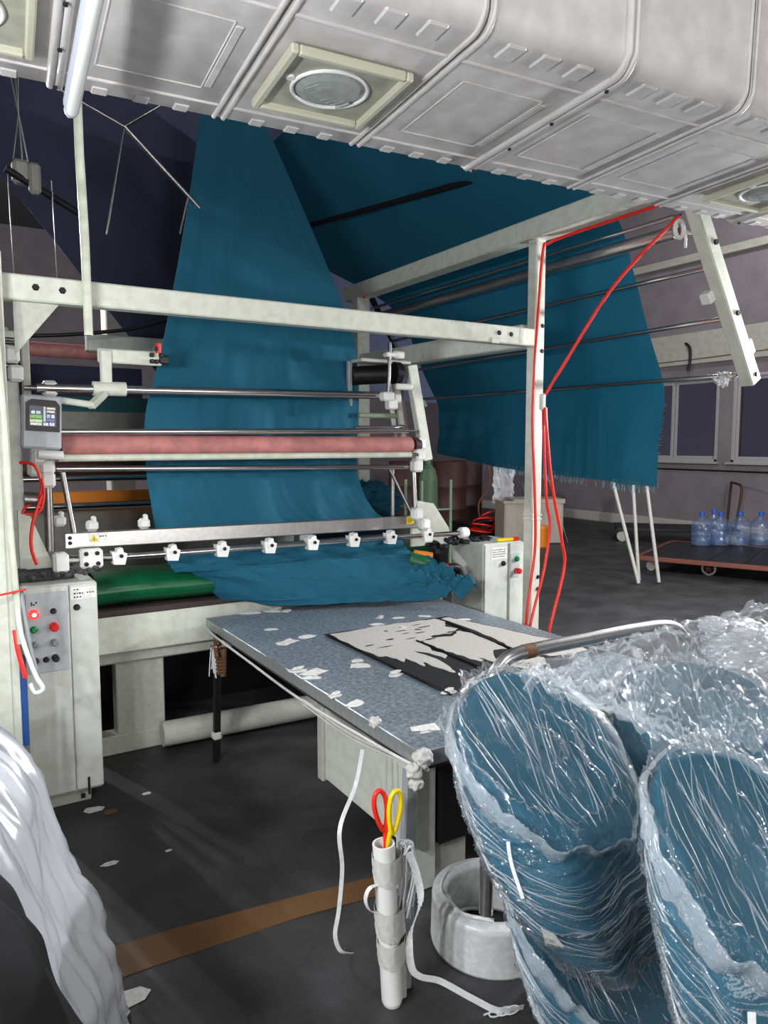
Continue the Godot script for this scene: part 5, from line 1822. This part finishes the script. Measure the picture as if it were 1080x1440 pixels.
func near_covers() -> void:
	var n1 := noise(700, 1.0, FastNoiseLite.TYPE_SIMPLEX_SMOOTH, 3)
	var n2 := noise(701, 1.0, FastNoiseLite.TYPE_SIMPLEX_SMOOTH, 3)
	var edge := [[0.0, 1.03, 0.02], [0.0, 1.02, 0.25], [0.0, 0.97, 0.42], [0.0, 0.90, 0.49], [0.0, 0.72, 0.595], [0.0, 0.48, 0.67], [0.0, 0.28, 0.73], [0.0, 0.10, 0.765], [0.0, 0.006, 0.785]]
	var milky: Callable = func(u: float, v: float) -> Vector3:
		var r := rows_at(edge, 1.0 - v)
		var q := lerpf(-1.9, 1.9, u)
		var k := 1.0 - v
		var fold := 0.030 * sin(q * 11.0 + 1.2 * sin(k * 3.0) + 2.0 * n1.get_noise_2d(q * 1.2, k * 2.0)) * smoothstep(0.2, 0.9, k) + 0.05 * n1.get_noise_2d(q * 2.2, k * 2.6) + 0.012 * n2.get_noise_2d(q * 9.0, k * 5.0) + 0.012 * pow(1.0 - absf(n1.get_noise_2d(q * 6.0 + k * 1.4, k * 1.2 + 30.0)), 5.0)
		var rad: float = r[2] + fold * smoothstep(0.15, 0.5, k)
		return Vector3(-0.42 + rad * cos(q), r[1] + 0.02 * n2.get_noise_2d(q * 6.0, k * 6.0) * (1.0 - k), -2.02 + rad * sin(q) * 0.9)
	tag(obj("milky_cover", sheet(milky, 220, 120, 0.002), "film_milky"), "milky plastic cover draped over a heap down to the floor beside the dark cloth", "plastic sheet")
	var core: Callable = func(u: float, v: float) -> Vector3:
		var r := rows_at(edge, 1.0 - v)
		var q := u * TAU
		return Vector3(-0.42 + (r[2] * 0.88) * cos(q), maxf(r[1] - 0.05, 0.0), -2.02 + r[2] * 0.78 * sin(q))
	tag(obj("covered_heap", sheet(core, 48, 20), "white_cloth"), "pale heap of cloth under the milky plastic cover", "cloth heap")
	var edge2 := [[0.0, 0.92, 0.02], [0.0, 0.91, 0.22], [0.0, 0.86, 0.33], [0.0, 0.77, 0.43], [0.0, 0.66, 0.485], [0.0, 0.50, 0.54], [0.0, 0.34, 0.595], [0.0, 0.15, 0.65], [0.0, 0.006, 0.68]]
	var black: Callable = func(u: float, v: float) -> Vector3:
		var r := rows_at(edge2, 1.0 - v)
		var q := lerpf(-2.4, 1.7, u)
		var k := 1.0 - v
		var fold := 0.034 * sin(q * 9.0 + 1.5 * sin(k * 2.5)) * smoothstep(0.2, 0.9, k) + 0.05 * n2.get_noise_2d(q * 1.8, k * 2.0 + 8.0)
		var rad: float = r[2] + fold * smoothstep(0.15, 0.5, k)
		return Vector3(-0.36 + rad * cos(q), r[1], -1.44 + rad * 0.9 * sin(q))
	tag(obj("dark_cloth", sheet(black, 160, 90, 0.006), "black_cloth"), "black cloth draped in soft folds in front of the milky plastic cover", "cloth")


func hoses() -> void:
	var st := sb(true)
	tube(st, curve([Vector3(2.995, 2.722, -2.25), Vector3(2.995, 2.722, -2.6), Vector3(2.99, 2.720, -2.95), Vector3(2.965, 2.700, -3.075), Vector3(2.925, 2.65, -3.075), Vector3(2.893, 2.239, -3.075), Vector3(2.878, 2.006, -3.075), Vector3(2.874, 1.694, -3.075), Vector3(2.901, 1.297, -3.075), Vector3(2.909, 1.014, -3.075), Vector3(2.876, 0.813, -3.07), Vector3(2.838, 0.592, -3.06), Vector3(2.82, 0.2, -3.04), Vector3(2.80, 0.012, -3.0)], 6), 0.008, 10)
	tag(obj("air_hose", st, "red_hose"), "red air hose running along the upper beam and straight down the gantry post", "hose")
	st = sb(true)
	tube(st, curve([Vector3(2.905, 1.87, -3.03), Vector3(2.912, 1.694, -3.03), Vector3(2.945, 1.298, -3.03), Vector3(2.976, 1.135, -3.03), Vector3(2.939, 0.895, -3.03), Vector3(2.832, 0.581, -3.02), Vector3(2.75, 0.2, -3.0), Vector3(2.74, 0.012, -2.97)], 7), 0.008, 10)
	tag(obj("air_hose", st, "red_hose"), "red air hose hanging from the coupling in the slack middle curve beside the post", "hose")
	st = sb(true)
	tube(st, curve([Vector3(2.902, 1.80, -3.01), Vector3(2.91, 1.66, -3.0), Vector3(2.955, 1.379, -3.0), Vector3(3.042, 1.052, -3.0), Vector3(3.064, 0.886, -3.0), Vector3(2.957, 0.536, -3.0), Vector3(2.88, 0.2, -3.0), Vector3(2.88, 0.012, -2.97)], 7), 0.009, 10)
	tag(obj("air_hose", st, "red_hose"), "red air hose bowing out farthest from the post over the open floor", "hose")
	st = sb(true)
	tube(st, curve([Vector3(3.275, 2.745, -2.47), Vector3(3.10, 2.43, -2.72), Vector3(2.975, 2.03, -2.95), Vector3(2.905, 1.85, -3.03)], 8), 0.009, 10)
	tag(obj("air_hose", st, "red_hose"), "red air hose slanting tightly up from the post to the thick roller's end", "hose")
	var c := thing("hose_coupling", "red hose coupling with a white fitting tied to the gantry post", "coupling")
	st = sb(true)
	rod(st, Vector3(2.908, 1.795, -3.02), Vector3(2.914, 1.70, -3.02), 0.015, 12)
	obj("plug", st, "red_hose", c)
	st = sb()
	box(st, Vector3(2.900, 1.83, -3.03), Vector3(0.03, 0.09, 0.035), 0.008)
	obj("fitting", st, "white_plastic", c)
	for y in [1.19, 1.165, 2.71]:
		st = sb()
		box(st, Vector3(2.958, y, -3.155), Vector3(0.080, 0.012, 0.080), 0.003)
		tag(obj("tape_tie", st, "tape_white"), {1.19: "upper band of clear tape round the gantry post at the slack hoses", 1.165: "lower band of clear tape round the gantry post at the slack hoses", 2.71: "band of tape at the top of the gantry post"}[y], "tape")
	st = sb()
	box(st, Vector3(2.915, 2.79, -4.98), Vector3(0.03, 0.06, 0.02), 0.005, Basis(Vector3.BACK, 0.3))
	box(st, Vector3(2.905, 2.745, -4.985), Vector3(0.018, 0.07, 0.012), 0.003, Basis(Vector3.BACK, -0.15))
	tag(obj("red_tag", st, "red_hose"), "small red rag tied at the far top corner of the gantry", "tag")


# ---------------------------------------------------------------- things across the hall
func far_things() -> void:
	var st := sb()
	# flatbed trolley with water jugs
	var t := thing("flatbed_trolley", "rust-red flatbed trolley with a spoked wheel carrying blue water jugs", "trolley", Vector3(7.41, 0, -6.06))
	t.rotation.y = atan2(-0.917, 0.40)
	# local x along the long near edge, -z away from the aisle
	box(st, Vector3(1.4, 0.19, -0.02), Vector3(2.8, 0.055, 0.04), 0.006)
	box(st, Vector3(1.4, 0.19, -1.76), Vector3(2.8, 0.055, 0.04), 0.006)
	box(st, Vector3(0.02, 0.19, -0.89), Vector3(0.04, 0.055, 1.70), 0.006)
	obj("rail", st, "rusty_red", t)
	for k in 7:
		st = sb()
		box(st, Vector3(0.24 + 0.392 * k, 0.20, -0.89), Vector3(0.385, 0.025, 1.70), 0.004)
		obj("deck_plank", st, "dark_steel", t)
	var w := sb(true)
	var ring := []
	for k in 24:
		ring.append(Vector3(0.80 + 0.074 * cos(TAU * k / 24), 0.090 + 0.074 * sin(TAU * k / 24), -0.30))
	tube(w, ring, 0.015, 8, false, true)
	var wh := obj("wheel", w, "skirting_white", t)
	w = sb(true)
	for k in 6:
		var q := TAU * k / 6
		rod(w, Vector3(0.80, 0.090, -0.30), Vector3(0.80 + 0.07 * cos(q), 0.090 + 0.07 * sin(q), -0.30), 0.009, 6)
	rod(w, Vector3(0.80, 0.090, -0.35), Vector3(0.80, 0.090, -0.25), 0.024, 12)
	obj("spokes", w, "rusty_red", wh)
	for x in [0.12, 1.9]:
		w = sb(true)
		rod(w, Vector3(x, 0.06, -0.33), Vector3(x, 0.06, -0.29), 0.06, 14)
		obj("caster", w, "skirting_white", t)
	w = sb(true)
	tube(w, curve([Vector3(0.05, 0.2, -1.70), Vector3(0.05, 0.95, -1.70), Vector3(0.05, 1.02, -1.62), Vector3(0.05, 1.02, -0.9), Vector3(0.05, 0.95, -0.80), Vector3(0.05, 0.20, -0.80)], 5), 0.018, 10)
	# water jugs
	var jug := thing("water_jug", "", "water jug")
	st = sb(true)
	lathe(st, [Vector2(0, 0.0), Vector2(0.11, 0.0), Vector2(0.130, 0.018), Vector2(0.132, 0.10), Vector2(0.126, 0.112), Vector2(0.126, 0.122), Vector2(0.132, 0.134), Vector2(0.132, 0.19), Vector2(0.126, 0.20), Vector2(0.126, 0.21), Vector2(0.132, 0.222), Vector2(0.132, 0.29), Vector2(0.118, 0.325), Vector2(0.075, 0.365), Vector2(0.035, 0.39), Vector2(0.029, 0.40), Vector2(0.029, 0.43), Vector2(0, 0.43)], 24)
	obj("bottle", st, "jug_blue", jug)
	st = sb(true)
	lathe(st, [Vector2(0.031, 0.405), Vector2(0.034, 0.41), Vector2(0.034, 0.455), Vector2(0.028, 0.462), Vector2(0, 0.462)], 16)
	obj("cap", st, "jug_cap", jug)
	st = sb(true)
	lathe(st, [Vector2(0, 0.012), Vector2(0.118, 0.012), Vector2(0.121, 0.10), Vector2(0.120, 0.16), Vector2(0, 0.16)], 20)
	obj("water", st, "jug_blue", jug)
	var jl := ["blue water jug at the end of the row nearest the trolley's empty planks", "second blue water jug along the row from the trolley's empty planks", "third blue water jug along the row from the empty planks", "fourth blue water jug along the row from the empty planks", "fifth blue water jug on the trolley, cut by the picture edge", "blue water jug standing behind the second jug of the row"]
	var jp := [Vector2(8.96, -6.23), Vector2(9.19, -6.10), Vector2(9.42, -5.96), Vector2(9.66, -5.81), Vector2(9.90, -5.66), Vector2(9.42, -6.36)]
	for k in 6:
		var j: Node3D = jug if k == 0 else jug.duplicate()
		if k > 0:
			j.name = numbered("water_jug")
			add_child(j, true)
		j.position = Vector3(jp[k].x, 0.2125, jp[k].y)
		tag(j, jl[k], "water jug", "water jugs on the trolley")
	# low dark dolly with a dark bent handle
	var d := thing("low_dolly", "low dark platform dolly with a thin dark tube handle in front of the window wall", "dolly", Vector3(9.75, 0, -8.05))
	d.rotation.y = atan2(-0.917, 0.40) + 0.35
	st = sb()
	box(st, Vector3(0.7, 0.20, -0.4), Vector3(1.9, 0.05, 0.9), 0.008)
	obj("platform", st, "dark_steel", d)
	st = sb(true)
	tube(st, curve([Vector3(1.55, 0.2, -0.02), Vector3(1.62, 0.80, -0.02), Vector3(1.62, 0.93, -0.06), Vector3(1.62, 0.95, -0.2), Vector3(1.62, 0.95, -0.75), Vector3(1.62, 0.88, -0.84), Vector3(1.58, 0.2, -0.84)], 5), 0.020, 10)
	obj("handle", st, "brown_steel", d)
	for x in [-0.15, 1.5]:
		st = sb(true)
		rod(st, Vector3(x, 0.085, -0.06), Vector3(x, 0.085, 0.0), 0.085, 16)
		obj("caster", st, "skirting_white", d)
	# white rack legs under the sheet
	var r := thing("white_rack", "white tube rack whose legs show under the hem of the draped sheet", "rack")
	for k in [[Vector3(6.78, 1.25, -5.93), Vector3(6.8, 0.02, -5.50)], [Vector3(6.9, 1.25, -5.72), Vector3(6.95, 0.02, -5.62)], [Vector3(7.0, 1.25, -5.62), Vector3(7.05, 0.02, -5.42)]]:
		st = sb(true)
		rod(st, k[0], k[1], 0.021, 12)
		obj("leg", st, "skirting_white", r)
	st = sb(true)
	tube(st, [Vector3(6.78, 1.25, -5.93), Vector3(6.9, 1.25, -5.72), Vector3(7.0, 1.25, -5.62)], 0.02, 10)
	obj("cross_tube", st, "skirting_white", r)
	for k in [[Vector3(8.6, 1.0, -8.8), Vector3(8.85, 0.0, -8.6), "thin leaning rod between the pale crate and the white rack"], [Vector3(8.0, 1.0, -8.8), Vector3(8.35, 0.0, -8.7), "thin rod leaning on the pale plastic crate"]]:
		st = sb(true)
		rod(st, k[0], k[1], 0.014, 8)
		tag(obj("leaning_rod", st, "dull_steel"), k[2], "rod")
	# pale crate with yellow thing
	var c := thing("plastic_crate", "large pale plastic crate standing behind the gantry post", "crate", Vector3(8.35, 0, -9.0))
	c.rotation_degrees.y = -28
	st = sb()
	for s in [-1, 1]:
		box(st, Vector3(0.46 * s, 0.34, 0), Vector3(0.04, 0.66, 0.70), 0.01)
		box(st, Vector3(0, 0.34, 0.34 * s), Vector3(0.92, 0.66, 0.04), 0.01)
		box(st, Vector3(0, 0.67, 0.355 * s), Vector3(1.0, 0.05, 0.03), 0.008)
	box(st, Vector3(0, 0.03, 0), Vector3(0.92, 0.05, 0.68), 0.008)
	obj("crate_shell", st, "crate_plastic", c)
	st = sb()
	box(st, Vector3(0.10, 0.70, 0), Vector3(0.85, 0.03, 0.6), 0.008)
	obj("crate_lid", st, "crate_plastic", c)
	st = sb(true)
	lathe(st, [Vector2(0, 0), Vector2(0.11, 0), Vector2(0.12, 0.02), Vector2(0.125, 0.30), Vector2(0.10, 0.34), Vector2(0, 0.35)], 18, Transform3D(Basis(), Vector3(8.03, 0, -8.38)))
	tag(obj("yellow_canister", st, "orange_paint"), "yellow canister standing against the pale crate behind the gantry post", "canister")
	var cn := noise(800, 2.0)
	var hang: Callable = func(u: float, v: float) -> Vector3:
		return Vector3(8.35 + 0.42 * u + 0.04 * cn.get_noise_2d(u * 3.0, v), 1.28 - 0.72 * (1.0 - v) + 0.06 * u, -9.9 + 0.10 * sin(u * 9.0) + 0.05 * cn.get_noise_2d(u * 4.0, v * 3.0))
	tag(obj("hanging_cloth", sheet(hang, 30, 24, 0.01), "white_cloth"), "white cloth hanging by the brown drums beyond the gantry post", "cloth")
	# brown drums, green bottle rack, red hose heap
	for k in [[8.0, -10.7, "nearest the green bottle rack"], [8.7, -11.1, "nearest the white hanging cloth"], [7.5, -11.4, "set farthest back"]]:
		st = sb(true)
		lathe(st, [Vector2(0, 0), Vector2(0.30, 0), Vector2(0.31, 0.03), Vector2(0.30, 0.06), Vector2(0.30, 0.42), Vector2(0.315, 0.44), Vector2(0.30, 0.46), Vector2(0.30, 0.82), Vector2(0.315, 0.84), Vector2(0.30, 0.86), Vector2(0.30, 1.28), Vector2(0, 1.28)], 24)
		var o := obj("brown_drum", st, "brown_steel")
		o.position = Vector3(k[0], 0, k[1])
		tag(o, "tall brown drum beyond the gantry, " + k[2], "drum", "brown drums")
	var gz := thing("bottle_rack", "green gas bottle in a pale green rail rack beyond the machine", "gas bottle", Vector3(5.35, 0, -7.6))
	st = sb(true)
	lathe(st, [Vector2(0, 0.04), Vector2(0.115, 0.04), Vector2(0.12, 0.08), Vector2(0.12, 1.15), Vector2(0.09, 1.28), Vector2(0.035, 1.34), Vector2(0.03, 1.42), Vector2(0, 1.43)], 20)
	obj("bottle", st, "machine_green", gz)
	st = sb(true)
	for x in [-0.22, 0.22]:
		for z in [-0.18, 0.18]:
			rod(st, Vector3(x, 0, z), Vector3(x, 1.15, z), 0.018, 8)
	for y in [0.35, 0.78]:
		tube(st, [Vector3(-0.22, y, 0.18), Vector3(0.22, y, 0.18), Vector3(0.22, y, -0.18), Vector3(-0.22, y, -0.18)], 0.014, 8, false, true)
	obj("rails", st, "rail_green", gz)
	st = sb(true)
	var line := []
	for k in 40:
		line.append(Vector3(7.9 + 0.22 * cos(k * 0.55) + 0.004 * k, 0.10 + 0.010 * k * absf(sin(k * 0.3)), -9.7 + 0.18 * sin(k * 0.55)))
	tube(st, curve(line, 3), 0.016, 6)
	tag(obj("floor_hose", st, "red_hose"), "red hose heaped on the floor by the brown drums", "hose")
	st = sb(true)
	tube(st, curve([Vector3(8.15, 1.30, -9.8), Vector3(8.10, 0.9, -9.7), Vector3(7.80, 0.62, -9.6), Vector3(7.85, 0.35, -9.6), Vector3(8.15, 0.45, -9.6), Vector3(8.4, 0.62, -9.6)], 6), 0.014, 6)
	tag(obj("hung_hose", st, "rusty_red"), "dull red hose hanging in a curve before the brown drums", "hose")
	st = sb()
	box(st, Vector3(8.1, 0.25, -9.95), Vector3(0.9, 0.04, 0.5), 0.006)
	for x in [7.7, 8.5]:
		box(st, Vector3(x, 0.12, -9.95), Vector3(0.04, 0.24, 0.45), 0.005)
	tag(obj("low_stand", st, "dark_steel"), "low dark steel stand under the heaped red hose", "stand")
	# blue cloth bundle behind the far end of the machine
	var bn := noise(820, 3.0, FastNoiseLite.TYPE_SIMPLEX, 4)
	var bun: Callable = func(u: float, v: float) -> Vector3:
		var dd := Vector3(sin(v * PI) * cos(u * TAU), cos(v * PI), -sin(v * PI) * sin(u * TAU))
		return Vector3(2.75, 1.17, -4.75) + dd * Vector3(0.28, 0.13, 0.2) * (1.0 + 0.4 * bn.get_noise_3dv(dd * 0.6) + 0.2 * absf(bn.get_noise_3dv(dd * 2.0)))
	tag(obj("cloth_bundle", sheet(bun, 70, 40, 0.0, Vector2.ONE, true), "teal_cloth"), "crumpled blue-teal cloth bundle behind the far side frame", "cloth")
	st = sb()
	box(st, Vector3(2.75, 0.53, -4.75), Vector3(0.6, 1.06, 0.4), 0.01)
	tag(obj("rear_cabinet", st, "dark_steel"), "dark steel cabinet behind the machine under the blue-teal cloth bundle", "cabinet")
	# the next machine, seen between the cloth and the touch screen
	var m := thing("rear_machine", "second machine behind with grey plates and an orange bar, seen beside the teal web", "machine")
	st = sb()
	box(st, Vector3(1.35, 1.87, -6.0), Vector3(2.6, 0.17, 0.06), 0.006)
	obj("teal_board", st, "far_teal", m)
	st = sb()
	box(st, Vector3(1.35, 1.755, -5.7), Vector3(2.6, 0.15, 0.05), 0.006)
	obj("grey_plate", st, "far_grey", m)
	st = sb()
	box(st, Vector3(1.35, 1.22, -5.6), Vector3(2.6, 0.085, 0.06), 0.006)
	obj("orange_bar", st, "orange_paint", m)
	st = sb()
	box(st, Vector3(1.35, 0.62, -5.8), Vector3(2.6, 1.0, 0.06), 0.006)
	obj("front_plate", st, "far_grey", m)
	st = sb(true)
	for y in [1.66, 1.36, 1.17]:
		rod(st, Vector3(0.2, y, -5.45), Vector3(2.6, y, -5.45), 0.022, 12)
	obj("rods", st, "chrome", m)
	st = sb(true)
	rod(st, Vector3(0.2, 1.42, -5.7), Vector3(2.6, 1.42, -5.7), 0.06, 16)
	obj("dark_roller", st, "brown_steel", m)
	st = sb(true)
	rod(st, Vector3(0.2, 2.33, -6.3), Vector3(1.6, 2.32, -6.3), 0.055, 16)
	obj("pink_roller", st, "rubber_pink", m)
	st = sb()
	box(st, Vector3(0.9, 2.1, -7.0), Vector3(1.6, 0.36, 0.06), 0.006)
	obj("dark_plate", st, "navy_cloth", m)
	for x in [0.45, 2.75]:
		st = sb()
		box(st, Vector3(x, 1.2, -5.9), Vector3(0.12, 2.4, 0.3), 0.008)
		obj("side_frame", st, "worn_paint", m)
	st = sb()
	box(st, Vector3(1.62, 1.75, -7.6), Vector3(0.24, 3.5, 0.24), 0.01)
	tag(obj("white_column", st, "wall_white"), "white square column far behind, beside the edge of the navy cloth", "column")
	st = sb(true)
	tube(st, curve([Vector3(0.52, 2.25, -5.0), Vector3(0.8, 2.28, -5.0), Vector3(1.2, 2.35, -5.0), Vector3(1.5, 2.45, -5.0)], 5), 0.012, 8)
	tag(obj("dark_rope", st, "dark_steel"), "dark rope slung behind the white pole towards the teal web", "rope")
